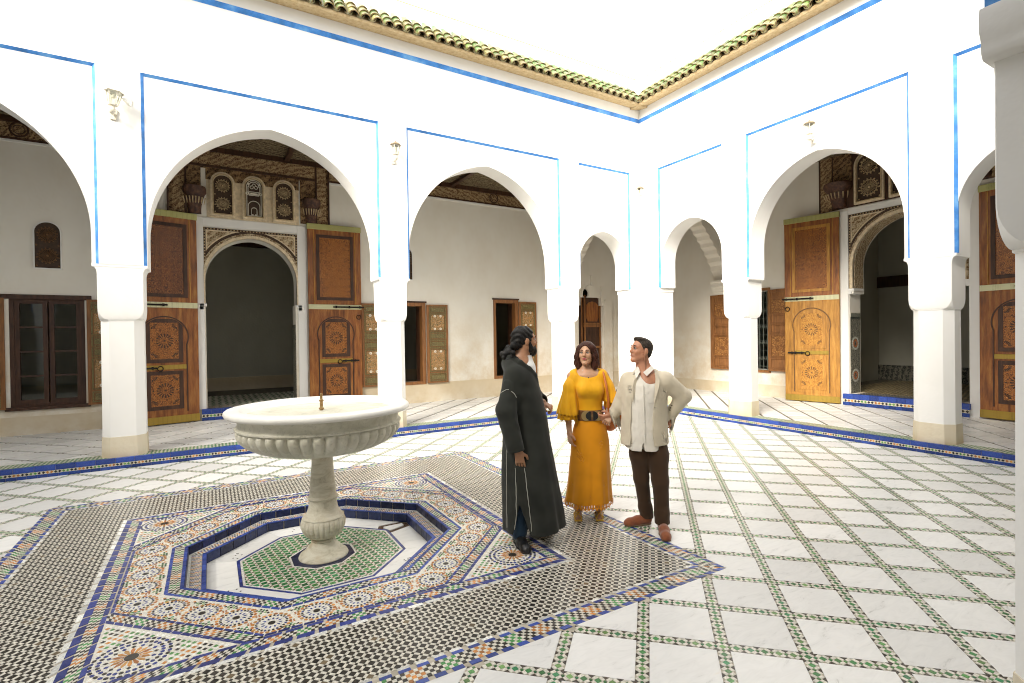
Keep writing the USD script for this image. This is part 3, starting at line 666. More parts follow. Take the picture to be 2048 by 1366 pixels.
fo = Polygon(ngon(C0, .608, 8)).difference(Polygon(ngon(C0, .264, 8))); fp = prep(fo)
pg = .058; th = math.radians(8)
U, V = np.array([math.cos(th), math.sin(th)]), np.array([-math.sin(th), math.cos(th)])
for i in range(-14, 15):
    for j in range(-14, 15):
        c = C0+(i*U+j*V)*pg
        if np.linalg.norm(c-C0) > .75: continue
        def R(u, v, a, b): return [c+(u+su*a)*U*pg+(v+sv*b)*V*pg for su, sv in ((-1, -1), (1, -1), (1, 1), (-1, 1))]
        for p in clipped(R(0, 0, .34, .34)): gr.append(flat(p, shade([(.03, .21, .05), (.02, .15, .04), (.07, .26, .06), (.04, .23, .08)][rng.integers(4)], .65, 1.3), ZB+rng.normal(0, .0004)))
        for p in clipped(R(.5, .5, .13, .13)): wh.append(flat(p, shade((.16, .07, .04), .6, 1.4), ZB))
        for p in clipped(R(.5, 0, .135, .34))+clipped(R(0, .5, .34, .135)): wh.append(flat(p, shade(CREAM, .9, 1.06), ZB))
lay(basin, 'green_tile', gr, cap=300, least=40); lay(basin, 'white_tile', wh, cap=200, least=45)

# ---- gallery floor and kerbs
gal = thing('gallery_floor', kind='structure')
KF = .045
gal_reg = sbox(XD, YA-KF, X2, Y2).union(sbox(XB-KF, YC-2, X2, YA)).union(sbox(XD-3.2, YC-3.2, XD+KF, Y2)).union(sbox(XD, YC-3.2, XB, YC+KF))
m = extr(gal_reg, HK+.2-.012); m.apply_translation([0, 0, -.2]); part(gal, 'floor_bed', m, 'dark_grout')
see = unary_union([sbox(-8.6, YA+.30, X2, Y2), sbox(XB+.30, -2.2, X2, Y2)])
slabs(gal, see.buffer(-.01), HK, .052)
its = []
for nm, rect in (('A', (-8.6, YA+.03, XB-.0, YA+.29)), ('B', (XB+.03, -1.4, XB+.29, YA+.03))):
    pz = .046; s = pz*.5
    for i in range(int((rect[2]-rect[0])/pz)+1):
        for j in range(int((rect[3]-rect[1])/pz)+1):
            c = np.array([rect[0]+i*pz, rect[1]+j*pz]); h = s*.92
            its.append(flat([c+[h, 0], c+[0, h], c-[h, 0], c-[0, h]], shade(GREENS[rng.integers(5)], .6, 1.2), HK))
            c = c+s; its.append(flat([c+[h, 0], c+[0, h], c-[h, 0], c-[0, h]], shade(CREAM, .85, 1.05), HK))
lay(gal, 'edge_tile', its, cap=120, least=55)
kerb = thing('kerb', kind='structure')
def kerb_run(W, s0, s1, t, zlo, zhi, top=.05, parent=kerb, lengths=(.2, .105), cap=120):
    A_, B_, D_ = [], [], []
    h = zhi-zlo; za, zb = zlo+h*.30, zlo+h*.55
    def tile(a, b, t0, t1, z0, z1, c):
        m = W.box(a, b, t0, t1, z0, z1, .003); v = np.array(m.vertices)
        o = W.pt(np.array([a, b, b, a]), t0, np.array([z0, z0, z1, z1])); return (v, np.array(m.faces), o, c)
    s = s0
    while s < s1-.02:
        L = lengths[0]*rng.uniform(.93, 1.07); e = min(s+L, s1)
        A_.append(tile(s+.002, e-.002, t-.006, t+top, zb+.002, zhi+.002+rng.normal(0, .0008), shade((.028, .065, .30), .75, 1.25))); s = e
    s = s0
    while s < s1-.02:
        L = lengths[1]*rng.uniform(.9, 1.1); e = min(s+L, s1)
        B_.append(tile(s+.0015, e-.0015, t-.006, t+.01, zlo+.001, za-.001, shade((.02, .05, .22), .7, 1.4))); s = e
    zc, r = (za+zb)/2, (zb-za)/2*.92; pz = r*2.35; n = int((s1-s0)/pz)
    for k in range(n):
        sc = s0+(k+.5)*pz; cc = (BLACK, BLACK, GREENS[3], GREENS[1], BLACK, BLACK, ORANGES[0], ORANGES[1])[k % 8]
        for ds, rr, c2 in ((0, r*1.05, cc),):
            q = np.array([(sc-rr, zc), (sc, zc-r), (sc+rr, zc), (sc, zc+r)])
            v = np.vstack([W.pt(q[:, 0], t-.004, q[:, 1]), W.pt(q[:, 0], t+.006, q[:, 1])])
            f = [(0, 1, 2), (0, 2, 3)]+[x for k_ in range(4) for x in ((k_, 4+k_, 4+(k_+1) % 4), (k_, 4+(k_+1) % 4, (k_+1) % 4))]
            D_.append((v, np.array(f), v[:4], shade(c2, .8, 1.4)))
    m = W.box(s0, s1, t-.0015, t+.012, za, zb); D0 = part(parent, 'kerb_bed', m, 'zellige', tint=(.66, .62, .50))
    lay(parent, 'kerb_tile', A_, cap=cap, least=50); lay(parent, 'kerb_base_tile', B_, cap=80, least=35); lay(parent, 'kerb_diamond_tile', D_, cap=60, least=18)
kerb_run(WA, -9.5, XB-KF, -KF, 0, HK); kerb_run(WB, YC+.1, YA-KF, -KF, 0, HK)
# ---------------------------------------------------------------- galleries: walls, portals, doors, windows
plain('door_wood', (.27, .085, .016), .42, var=.55, scale=3.0, bump=.35, bscale=30, color2=(.42, .18, .035), stretch=(6, 6, .8), coat=.15)
plain('door_wood_light', (.44, .20, .028), .45, var=.45, scale=3.0, bump=.35, bscale=30, color2=(.58, .30, .055), stretch=(6, 6, .8), coat=.15)
plain('dark_wood', (.055, .022, .010), .5, var=.5, scale=4.0, bump=.3, bscale=30, stretch=(6, 6, .8))
plain('shutter_wood', (.25, .105, .032), .5, var=.4, scale=4.0, bump=.3, bscale=40, stretch=(6, 6, .8))
plain('bracket_wood', (.060, .020, .010), .5, var=.6, scale=18.0, color2=(.16, .07, .03), bump=.5, bscale=60)
plain('orange_wood', (.60, .20, .04), .5, var=.25, scale=4.0)
plain('black_iron', (.018, .016, .014), .5, metallic=.6)
plain('grille_iron', (.16, .18, .15), .5, metallic=.3)
def studded(name, base, base2, dark, scale):
    return material(name, {'g': ('geometry', {}), 'v': ('voronoi_texture', {'scale': scale, 'randomness': 0.1}), 'r': ('rgb_ramp', {'ramp': [(0.22, dark), (0.34, base)]}), 'n': ('noise_texture', {'scale': 5.0, 'detail': 4.0}),
        'm': ('mix_color', {'blend_type': 'mix', 'b': base2}), 'b': ('bump', {'strength': .4, 'distance': .004, 'invert': False}), 'p': ('principled_bsdf', {'roughness': .4, 'specular_ior_level': .6, 'metallic': .25})},
        [('g.position', 'v.vector'), ('g.position', 'n.vector'), ('v.distance', 'r.fac'), ('r.color', 'm.a'), ('n.fac', 'm.fac'), ('v.distance', 'b.height'), ('m.result', 'p.base_color'), ('b.normal', 'p.normal')])
studded('brass_band', (.50, .50, .22), (.40, .38, .12), (.16, .13, .05), 45.0)
studded('pale_band', (.66, .66, .45), (.60, .58, .34), (.22, .19, .09), 45.0)
studded('gold_band', (.42, .28, .045), (.33, .22, .03), (.14, .09, .02), 50.0)
def inlay(name, wood, wood2, dark, light, scale):
    """Wooden panel crowded with small carved and inlaid flowers."""
    return material(name, {'g': ('geometry', {}), 'n0': ('noise_texture', {'scale': scale*.25, 'detail': 2.0}), 'va': ('vector_math', {'math_type': 'multiply_add', 'vector2': (.06, .06, .06)}), 'v': ('voronoi_texture', {'scale': scale, 'feature': 'distance_to_edge', 'randomness': .8}), 'v2': ('voronoi_texture', {'scale': scale*1.15, 'randomness': .9}), 'v3': ('voronoi_texture', {'scale': scale*.30, 'feature': 'f1', 'randomness': .35}),
        'r': ('rgb_ramp', {'ramp': [(0.0, dark), (0.05, dark), (0.10, wood), (.18, wood2), (.24, wood)]}), 'r2': ('rgb_ramp', {'ramp': [(.13, (1, 1, 1)), (.22, (0, 0, 0))]}), 'mx': ('mix_color', {'blend_type': 'mix', 'b': light}),
        'wr': ('rgb_ramp', {'ramp': [(.10, (.0, .0, .0)), (.20, (.55, .55, .55)), (.28, (0, 0, 0)), (.42, (.5, .5, .5)), (.5, (0, 0, 0))]}), 'm3': ('mix_color', {'blend_type': 'mix', 'b': dark}), 'b': ('bump', {'strength': .5, 'distance': .006}), 'p': ('principled_bsdf', {'roughness': .42, 'coat_weight': .1})},
        [('g.position', 'n0.vector'), ('n0.color', 'va.vector1'), ('g.position', 'va.vector3'), ('va.vector', 'v.vector'), ('va.vector', 'v2.vector'), ('g.position', 'v3.vector'), ('v.distance', 'r.fac'), ('v2.distance', 'r2.fac'), ('r2.color', 'mx.fac'), ('r.color', 'mx.a'), ('v3.distance', 'wr.fac'), ('wr.color', 'm3.fac'), ('mx.result', 'm3.a'), ('m3.result', 'p.base_color'), ('v.distance', 'b.height'), ('b.normal', 'p.normal')])
inlay('inlaid_dark', (.21, .062, .012), (.30, .10, .02), (.05, .016, .005), (.46, .24, .07), 34)
inlay('inlaid_mid', (.36, .115, .016), (.46, .18, .03), (.10, .03, .007), (.62, .34, .09), 36)
inlay('inlaid_light', (.54, .26, .04), (.60, .33, .06), (.28, .10, .015), (.62, .36, .09), 40)
inlay('painted_panel', (.50, .22, .07), (.62, .40, .18), (.10, .09, .03), (.75, .70, .58), 34)
inlay('painted_board', (.20, .16, .05), (.30, .24, .09), (.07, .05, .02), (.42, .34, .16), 60)
inlay('burl_panel', (.30, .12, .03), (.46, .24, .07), (.18, .07, .02), (.42, .22, .07), 12)
def carved(name, hi, lo, scale, pit=.5):
    """Carved stucco or painted cedar: raised tendrils over a dark ground."""
    return material(name, {'g': ('geometry', {}), 'n': ('noise_texture', {'scale': scale*.35, 'detail': 1.0}), 'va': ('vector_math', {'math_type': 'multiply_add', 'vector2': (.05, .05, .05)}), 'v': ('voronoi_texture', {'scale': scale, 'feature': 'distance_to_edge', 'randomness': .85}),
        'w': ('wave_texture', {'wave_type': 'rings', 'rings_direction': 'spherical', 'scale': scale*.22, 'distortion': 5.0, 'detail': 2.0, 'detail_scale': 2.0}), 'mm': ('math', {'math_type': 'multiply'}),
        'r': ('rgb_ramp', {'ramp': [(.03, hi), (.10, [h*.8 for h in hi]), (.16, lo)]}), 'r2': ('rgb_ramp', {'ramp': [(.40, lo), (.62, hi)]}), 'mx': ('mix_color', {'blend_type': 'mix', 'fac': .5}),
        'b': ('bump', {'strength': .9, 'distance': .015, 'invert': True}), 'p': ('principled_bsdf', {'roughness': .75, 'specular_ior_level': .25})},
        [('g.position', 'n.vector'), ('n.color', 'va.vector1'), ('g.position', 'va.vector3'), ('va.vector', 'v.vector'), ('va.vector', 'w.vector'), ('v.distance', 'r.fac'), ('w.fac', 'r2.fac'), ('r.color', 'mx.a'), ('r2.color', 'mx.b'), ('mx.result', 'p.base_color'), ('v.distance', 'b.height'), ('b.normal', 'p.normal')])
carved('carved_stucco', (.66, .54, .36), (.20, .12, .06), 26); carved('carved_tan', (.50, .36, .20), (.13, .065, .03), 30); carved('painted_cedar', (.34, .22, .11), (.06, .028, .014), 22); carved('painted_ceiling', (.24, .19, .11), (.028, .014, .008), 16)
plain('stucco_edge', (.72, .60, .42), .8, var=.25, scale=14, bump=.3, bscale=60)
plain('dark_ground', (.055, .030, .016), .7, var=.4, scale=20)
plain('pattern_tan', (.50, .38, .22), .7, var=.3, scale=20)
plain('pattern_brown', (.16, .075, .02), .6, var=.3, scale=20)
plain('pattern_white', (.74, .70, .60), .7, var=.15, scale=20)
carved('zellige_dado', (.30, .28, .22), (.02, .03, .028), 34)
material('window_glass', {'f': ('fresnel', {'IOR': 1.5}), 't': ('transparent_bsdf', {'color': (.80, .84, .80)}), 'gl': ('glossy_bsdf', {'roughness': .01, 'color': (.9, .9, .9)}), 'm': ('mix_closure', {})}, [('f.fac', 'm.fac'), ('t.BSDF', 'm.closure1'), ('gl.BSDF', 'm.closure2')], surface='m.closure')
plain('lantern_metal', (.62, .58, .48), .5, var=.3, scale=30)
plain('lantern_cap', (.20, .15, .09), .5, var=.3, scale=30)

def ringm(W, c, z, r0, r1, t0, t1, n=24): return W.slab(Point(c, z).buffer(r1, n//4).difference(Point(c, z).buffer(r0, n//4)), t0, t1)
def door(parent, W, label, hinge, width, z0, z1, sgn, swing, light=False, hand=1):
    """Tall two-storey leaf standing open against the wall: big inlaid panel above, arched wicket below. sgn: direction from the hinge along s; swing: angle out from the wall."""
    k = group_part(parent, 'door', label)
    ca, sa = math.cos(swing), math.sin(swing)
    def mp(m):        # leaf coordinates: u from the hinge, w out of the wall face (towards the court), z
        m = as_mesh(m).copy(); v = np.array(m.vertices)
        s = hinge+sgn*(v[:, 0]*ca-v[:, 1]*sa); t = -.04-(v[:, 0]*sa+v[:, 1]*ca)
        m.vertices = W.pt(s, t, v[:, 2]); return fixed(m)
    def b(u0, u1, w0, w1, a, c, bev=.004): return mp(bx(u0, u1, w0, w1, a, c, bev))
    def sl(poly, w0, w1):
        m = extr(poly, w1-w0); v = np.array(m.vertices); m.vertices = np.c_[v[:, 0], w0+v[:, 2], v[:, 1]]; return mp(m)
    H = z1-z0; Wd = width; mid = z0+H*.545; wood = 'door_wood_light' if light else 'door_wood'
    part(k, 'leaf', b(0, Wd, 0, .055, z0, z1), wood)
    if light: part(k, 'upper_boards', b(.004, Wd-.004, .05, .058, mid+.10, z1-.10), 'door_wood')
    part(k, 'metal_band', b(-.01, Wd+.01, .0, .066, z1-.11, z1+.012), 'brass_band', label='studded brass band along the top of the door')
    part(k, 'metal_band', b(.0, Wd, .05, .062, mid, mid+.105), 'pale_band')
    pz0, pz1 = mid+.20, z1-.22
    fr = sbox(.17, pz0, Wd-.17, pz1).difference(sbox(.235, pz0+.065, Wd-.235, pz1-.065))
    part(k, 'panel_frame', sl(fr, .052, .072), 'dark_wood' if not light else wood)
    part(k, 'panel', b(.23, Wd-.23, .05, .060, pz0+.06, pz1-.06), ('inlaid_dark' if hand < 0 else 'inlaid_mid') if not light else 'inlaid_mid')
    for u in (.125, Wd-.13): part(k, 'batten', b(u-.009, u+.009, .052, .064, mid+.11, z1-.12), 'door_wood_light')
    # wicket: horseshoe arch, two inlaid panels
    cu, r = Wd*.5, Wd*.335; zc = mid-.18-r; zb = z0+.20
    arch = Point(cu, zc).buffer(r, 24).union(sbox(cu-r*.93, zb, cu+r*.93, zc))
    ring = arch.buffer(.022).difference(arch).difference(sbox(0, z0, Wd, zb+.01))
    part(k, 'wicket_rim', sl(ring, .052, .068), 'dark_wood' if not light else 'pattern_brown')
    part(k, 'wicket', sl(arch, .054, .060), wood)
    mz = zb+(zc+r-zb)*.455
    for a, c in ((zb+.14, mz-.10), (mz+.20, zc+r*.72)):
        w2 = r*.60
        part(k, 'panel_frame', sl(sbox(cu-w2-.07, a-.07, cu+w2+.07, c+.07).difference(sbox(cu-w2, a, cu+w2, c)).intersection(arch.buffer(-.01)), .06, .072), 'dark_wood' if not light else 'door_wood_light')
        part(k, 'panel', sl(sbox(cu-w2, a, cu+w2, c), .058, .066), 'inlaid_light' if light else 'inlaid_mid')
        zm = (a+c)/2; star = []
        for q in range(16):
            an = 2*math.pi*q/16; r0, r1 = w2*.30, w2*.58
            star.append(affinity.rotate(Polygon([(cu+r0, zm-.004), (cu+r1, zm-.014), (cu+r1+.012, zm), (cu+r1, zm+.014), (cu+r0, zm+.004)]), an, origin=(cu, zm), use_radians=True))
        star.append(Point(cu, zm).buffer(.018, 6))
        for sx in (-1, 1):
            for sz in (-1, 1):
                for q in range(5):
                    an = math.atan2(-sz, -sx)+(q-2)*.32
                    o = (cu+sx*w2*.93, zm+sz*(c-a)*.46)
                    star.append(affinity.translate(affinity.rotate(Polygon([(.05, -.004), (.085, -.011), (.097, 0), (.085, .011), (.05, .004)]), an, origin=(0, 0), use_radians=True), *o))
            star.append(Point(cu+sx*w2*.84, zm).buffer(.012, 5))
        part(k, 'rosette', sl(MultiPolygon([p for s_ in star for p in polys(s_)]), .0655, .0695), 'pattern_brown' if light else 'dark_ground')
    part(k, 'metal_band', b(cu-r*.93, cu+r*.93, .06, .072, mz, mz+.085), 'gold_band')
    part(k, 'metal_band', b(0, Wd, .05, .064, z0, z0+.14), 'gold_band')
    u0 = Wd*(.93 if hand > 0 else .5)
    for u_a, u_b, zz in ((Wd*.45, Wd*1.04, mid+.052), (cu+r*.35, cu+r*1.3, mz+.035)):
        bolt = [tube([(u_a, .085, zz), (u_b, .085, zz)], .017, 8)]+[bx(u, u+.03, .062, .10, zz-.026, zz+.026) for u in (u_a+.05, (u_a+u_b)/2, u_b-.1)]
        part(k, 'bolt', mp(bolt), 'black_iron')
    for u, zz, rr in ((cu+r*.2, mz+.02, .045), (Wd*.94, mid-.17, .048)):
        th_ = np.linspace(0, 2*np.pi, 17)[:-1]
        part(k, 'ring_handle', mp(tube(np.c_[u+rr*np.cos(th_), np.full(16, .082), zz+rr*np.sin(th_)], .009, 6, closed=True)), 'black_iron', smooth=60)
    return k
def shutter(parent, W, s0, s1, z0, z1, t=-.03, style='painted', label=None):
    k = group_part(parent, 'shutter', label)
    part(k, 'board', W.box(s0, s1, t-.035, t, z0, z1, .004), 'shutter_wood')
    w = abs(s1-s0); a, b = min(s0, s1)+w*.16, max(s0, s1)-w*.16
    H = z1-z0; rows = [(.035, .115), (.155, .43), (.46, .535), (.565, .64), (.67, .875), (.90, .965)] if style != 'burl' else [(.04, .15), (.18, .44), (.47, .56), (.59, .68), (.70, .88), (.90, .965)]
    for q, (u, v) in enumerate(rows):
        za, zb = z0+H*u, z0+H*v
        part(k, 'panel_frame', W.slab(sbox(a-.025, za-.02, b+.025, zb+.02).difference(sbox(a, za, b, zb)), t-.050, t-.03), 'shutter_wood' if style == 'burl' else 'painted_board')
        part(k, 'panel', W.box(a+.015, b-.015, t-.044, t-.03, za+.015, zb-.015), {'painted': 'painted_panel' if v-u > .15 else 'painted_board', 'burl': 'burl_panel' if v-u > .15 else 'shutter_wood'}[style])
        if style == 'painted' and v-u > .15:
            fl = []
            for sx in (.3, .7):
                for sz in (.1, .9): fl.append(ringm(W, a+(b-a)*sx, za+(zb-za)*sz, .010, .030, t-.0475, t-.043, 16))
            part(k, 'flower', fl, 'pattern_white')
def portal(parent, W, c, half, zs, apex, zf, jamb, outer=.10, sp_half=.865, ztop=3.99):
    """Carved stucco surround: archivolt, spandrels in a dotted border."""
    a0 = arch_poly(c, half, zs, apex, bottom=zs-.48); a1 = arch_poly(c, half, zs, apex, bottom=zs-.48, grow=outer); a05 = arch_poly(c, half, zs, apex, bottom=zs-.48, grow=outer*.55)
    lim = sbox(c-sp_half, zs-.48, c+sp_half, ztop+.3)
    part(parent, 'archivolt', W.slab(a05.difference(a0).intersection(lim), -.045, .10), 'stucco_edge', smooth=30)
    part(parent, 'archivolt', W.slab(a1.difference(a05).intersection(lim), -.025, .02), 'carved_stucco', smooth=30)
    rect = sbox(c-sp_half, zs+.02, c+sp_half, ztop); sp = rect.difference(a1)
    rim = rect.difference(rect.buffer(-.045)).union(a1.buffer(.05).difference(a1)).intersection(rect).difference(a1)
    part(parent, 'spandrel', W.slab(sp.difference(rim.buffer(.02)), -.012, .02), 'carved_stucco')
    part(parent, 'spandrel_border', W.slab(rim, -.02, .02), 'dark_ground')
    part(parent, 'spandrel_moulding', W.slab(rim.buffer(.022).difference(rim).intersection(sp), -.028, .02), 'stucco_edge')
    dots = []
    L = [(c-sp_half+.0225+x, ztop-.0225) for x in np.arange(.0, 2*sp_half-.04, .058)]+[(c+e*(sp_half-.0225), z) for e in (-1, 1) for z in np.arange(zs+.05, ztop-.05, .058)]
    for (u, z) in L:
        if rim.contains(Point(u, z)): dots.append(W.box(u-.011, u+.011, -.0235, -.01, z-.011, z+.011))
    part(parent, 'border_dots', dots, 'pattern_tan')
    for e in (-1, 1):     # impost
        x0, x1 = c+e*(half-.02), c+e*(half+.10)
        part(parent, 'impost', [W.box(x0, x1, -.03, .40, zs-.53, zs-.48, .004), W.box(c+e*(half+.03), x1, -.03, .40, zs-.60, zs-.53, .004)], 'white_plaster')
def lattice_window(parent, W, s0, s1, z0, z1, t, fancy=False, frame=True, mat_pat='pattern_tan'):
    """Round-headed pierced plaster window: two spoked rosettes one above the other."""
    k = group_part(parent, 'lattice_window')
    c, r = (s0+s1)/2, (s1-s0)/2
    shp = Point(c, z1-r).buffer(r, 20).union(sbox(s0, z0, s1, z1-r))
    if frame:
        part(k, 'arch_frame', W.slab(shp.buffer(.055, join_style=2).difference(shp), t-.05, t+.01), 'stucco_edge', smooth=30)
        part(k, 'arch_frame', W.slab(shp.buffer(.02).difference(shp), t-.065, t-.05), 'pattern_tan', smooth=30)
    part(k, 'ground', W.slab(shp, t-.004, t+.004), 'dark_ground')
    pat = []
    if not fancy:
        n = 2; R = r*.80; hh = (z1-z0-.06)/n
        for q in range(n):
            zc = z0+.03+hh*(q+.5); RR = min(R, hh*.48)
            for a in range(24):
                an = 2*math.pi*a/24
                pat.append(affinity.rotate(sbox(c+RR*.22, zc-.0026, c+RR*.80, zc+.0026), an, origin=(c, zc), use_radians=True))
            for a in range(16):
                an = 2*math.pi*(a+.5)/16; pat.append(Point(c+RR*.97*math.cos(an), zc+RR*.97*math.sin(an)).buffer(RR*.075, 4))
            pat += [Point(c, zc).buffer(RR*.14, 6), Point(c, zc).buffer(RR*.86, 12).difference(Point(c, zc).buffer(RR*.80, 12))]
        for sx in (-1, 1):
            for zc in (z0+.04, (z0+z1)/2, z0+hh*.5, ): pat.append(Point(c+sx*r*.86, zc).buffer(r*.07, 4))
    else:
        inn = shp.buffer(-.02); pat.append(inn.difference(inn.buffer(-.012)))
        lo = Point(c, z0+.22).buffer(r*.72, 16).union(sbox(c-r*.72, z0, c+r*.72, z0+.22)); pat.append(lo.difference(lo.buffer(-.012)))
        l2 = Point(c, z0+.14).buffer(r*.36, 12).union(sbox(c-r*.36, z0, c+r*.36, z0+.14)); pat.append(l2.difference(l2.buffer(-.010)))
        up = Point(c, z1-r*.95).buffer(r*.62, 16).union(sbox(c-r*.72, z0+.46, c+r*.72, z1-r*.95)); pat.append(up.difference(up.buffer(-.012)))
        bar = sbox(c-r*.6, z0+.44, c+r*.6, z0+.52); pat.append(bar.difference(bar.buffer(-.010))); pat.append(sbox(c-r*.42, z0+.468, c+r*.42, z0+.492))
        tre = unary_union([Point(c, z1-r*.80).buffer(.035), Point(c-.04, z1-r*1.08).buffer(.035), Point(c+.04, z1-r*1.08).buffer(.035)]); pat.append(tre.difference(tre.buffer(-.011)))
        for sx in (-1, 1): pat += [Point(c+sx*r*.62, z1-r*.70).buffer(.020, 5), Point(c+sx*r*.78, z0+.48).buffer(.03, 6).difference(Point(c+sx*r*.78, z0+.48).buffer(.018, 6)), Point(c+sx*.03, z0+.04).buffer(.018, 5)]
    u = unary_union([p for p in pat]).intersection(shp)
    part(k, 'tracery', W.slab(u, t-.022, t-.003), mat_pat)
    return k
def bracket(parent, W, c, z0, z1, w0, w1, out):
    """Painted wooden corbel widening upwards."""
    secs = []
    for u, ww in ((0, w0), (.12, w0*.92), (.3, w0*1.02), (.55, w0*1.25), (.72, w1*.86), (.80, w1), (.93, w1), (1.0, w1*.94)):
        z = z0+(z1-z0)*u; o = out*(.35+.65*u**1.3); n = 8
        secs.append([(c-ww/2, .0, z)]+[(c-ww/2*math.cos(math.pi*q/n), -o*(.35+.65*math.sin(math.pi*q/n)), z) for q in range(n+1)]+[(c+ww/2, .0, z)])
    part(parent, 'bracket', fixed(W.map(stack(secs))), 'bracket_wood', smooth=30)
    fl = [W.map(tube([(c-w1*.46+w1*.92*q/7, -out*(.45+.5*math.sin(math.pi*(q+.5)/8)), z0+(z1-z0)*.58), (c-w1*.40+w1*.8*q/7, -out*(.30+.5*math.sin(math.pi*(q+.5)/8)), z0+(z1-z0)*.34)], [.013, .006], 6)) for q in range(8)]
    part(parent, 'pendants', fl, 'pattern_tan', smooth=50)

GA, GB = Wall('A', Y2), Wall('B', X2)
T2 = .45
# ----- wall behind the long arcade
ga = thing('gallery_wall', 'cream gallery wall with the carved portal and open window shutters behind the fountain', 'wall')
PA = (-2.535, .84, 2.95, 3.83, .373)
open_a = arch_poly(*PA[:4], bottom=PA[4]); open_a = open_a.difference(sbox(-9, 0, -2.535-.84+.0, 2.47)).difference(sbox(-2.535+.84-.03, 0, 9, 2.47))
win = [(-6.235, -5.235, .62, 2.50), (.42, 1.15, .64, 2.53), (3.15, 3.80, .66, 2.66)]
door_c = (5.93, 6.86, HK, 2.94)
cusp = unary_union([sbox(5.93, HK, 6.86, 2.62), sbox(6.0, 2.5, 6.79, 2.86), Point(6.395, 2.86).buffer(.34)])
wall_a = sbox(-13.4, HK-.02, X2, 5.62).difference(open_a).difference(unary_union([sbox(a, z0, b, z1) for a, b, z0, z1 in win])).difference(cusp)
wall_a = wall_a.union(sbox(-3.6, HK-.02, -1.4, PA[4]-.002))
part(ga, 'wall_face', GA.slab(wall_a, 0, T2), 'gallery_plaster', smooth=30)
for a, b in ((-8.4, -3.40), (-1.66, 5.93), (6.86, X2-.01)):
    hgt = .72 if a > -1 and b < 6 else .50
    part(ga, 'dado', GA.box(a, b, -.012, .02, HK-.01, .62 if b > 0 else .46), 'dado_plaster')
part(ga, 'jamb_strip', [GA.box(-3.52, -3.395, -.03, .02, HK, 4.18, .004), GA.box(-1.675, -1.50, -.03, .02, HK, 4.18, .004), GA.box(-3.395, -1.675, -.03, .02, 4.02, 4.18, .004)], 'white_plaster')
portal(ga, GA, *PA[:4], PA[4], None)
part(ga, 'jamb_tiles', GA.box(-1.735, -1.724, .02, T2-.02, PA[4], 2.05), 'zellige_dado')
kerb_run(GA, -3.47, -1.60, -.10, HK, PA[4], top=.10, parent=ga, lengths=(.165, .11), cap=40)
# painted cedar panel with three pierced windows
k = group_part(ga, 'cedar_panel', 'carved and painted cedar panel with three pierced windows above the portal')
fr_o = sbox(-3.95, 4.24, -1.02, 5.56); rects = [(-3.26, -2.83), (-2.70, -2.275), (-2.135, -1.70)]
inner = sbox(-3.42, 4.24, -1.60, 5.17)
part(k, 'carved_field', GA.slab(fr_o.difference(inner), -.02, .02), 'painted_cedar')
part(k, 'carved_frieze', GA.slab(sbox(-3.66, 5.235, -1.30, 5.50), -.045, .0), 'carved_tan')
part(k, 'carved_frieze', [GA.box(-3.90, -3.70, -.04, .0, 4.26, 5.5), GA.box(-1.26, -1.07, -.04, .0, 4.26, 5.5)], 'carved_tan')
part(k, 'rail', [GA.box(-3.98, -1.0, -.06, .0, 5.50, 5.58), GA.box(-3.68, -1.28, -.055, .0, 5.19, 5.235)]+[GA.box(s, s+.03, -.055, 0, 4.24, 5.5) for s in (-3.98, -3.69, -1.29, -1.03)], 'dark_wood')
part(k, 'lattice_field', GA.slab(sbox(-3.34, 4.95, -1.62, 5.18), -.012, .02), 'painted_cedar')
part(k, 'plaster_field', GA.slab(sbox(-3.33, 4.20, -1.63, 4.98), -.008, .02), 'stucco_edge')
for q, (a, b) in enumerate(rects): lattice_window(ga, GA, a+.055, b-.055, 4.28, 5.06, -.02, fancy=(q == 1), mat_pat='pattern_white' if q == 1 else 'pattern_tan')
bracket(ga, GA, -3.53, 4.24, 4.76, .23, .40, .24); bracket(ga, GA, -1.38, 4.24, 4.76, .23, .38, .24)
door(ga, GA, 'tall carved door leaf standing open left of the carved portal', -3.52, 1.12, HK+.02, 4.20, -1, math.radians(15), hand=-1)
door(ga, GA, 'tall carved door leaf folded flat against the wall right of the portal', -1.475, 1.12, HK+.02, 4.24, 1, 0.02)
# glazed casement on the left, two open windows with painted shutters on the right
k = group_part(ga, 'window', 'dark glazed double casement window of eight panes')
a, b, z0, z1 = win[0]
part(k, 'frame', GA.slab(sbox(a, z0, b, z1).difference(sbox(a+.06, z0+.06, b-.06, z1-.06)), .02, .12), 'dark_wood')
part(k, 'lintel', GA.box(a-.12, b+.10, -.03, .05, z1-.01, z1+.07, .004), 'dark_wood'); part(k, 'sill', GA.box(a-.06, b+.06, -.05, .06, z0-.05, z0+.01, .004), 'dark_wood')
mid = (a+b)/2
for u0, u1 in ((a+.06, mid-.01), (mid+.01, b-.06)):
    fr = sbox(u0, z0+.06, u1, z1-.06); H = z1-z0-.12; hole = [sbox(u0+.065, z0+.06+.05+(H-.06)*q/4+.014, u1-.065, z0+.06+.05+(H-.06)*(q+1)/4-.014) for q in range(4)]
    part(k, 'casement', GA.slab(fr.difference(unary_union(hole)), .035, .085), 'dark_wood')
    for h in hole: part(k, 'pane', GA.slab(h.buffer(.006), .058, .063), 'window_glass')
shutter(ga, GA, -5.20, -4.66, .60, 2.50); shutter(ga, GA, -6.80, -6.28, .60, 2.50)
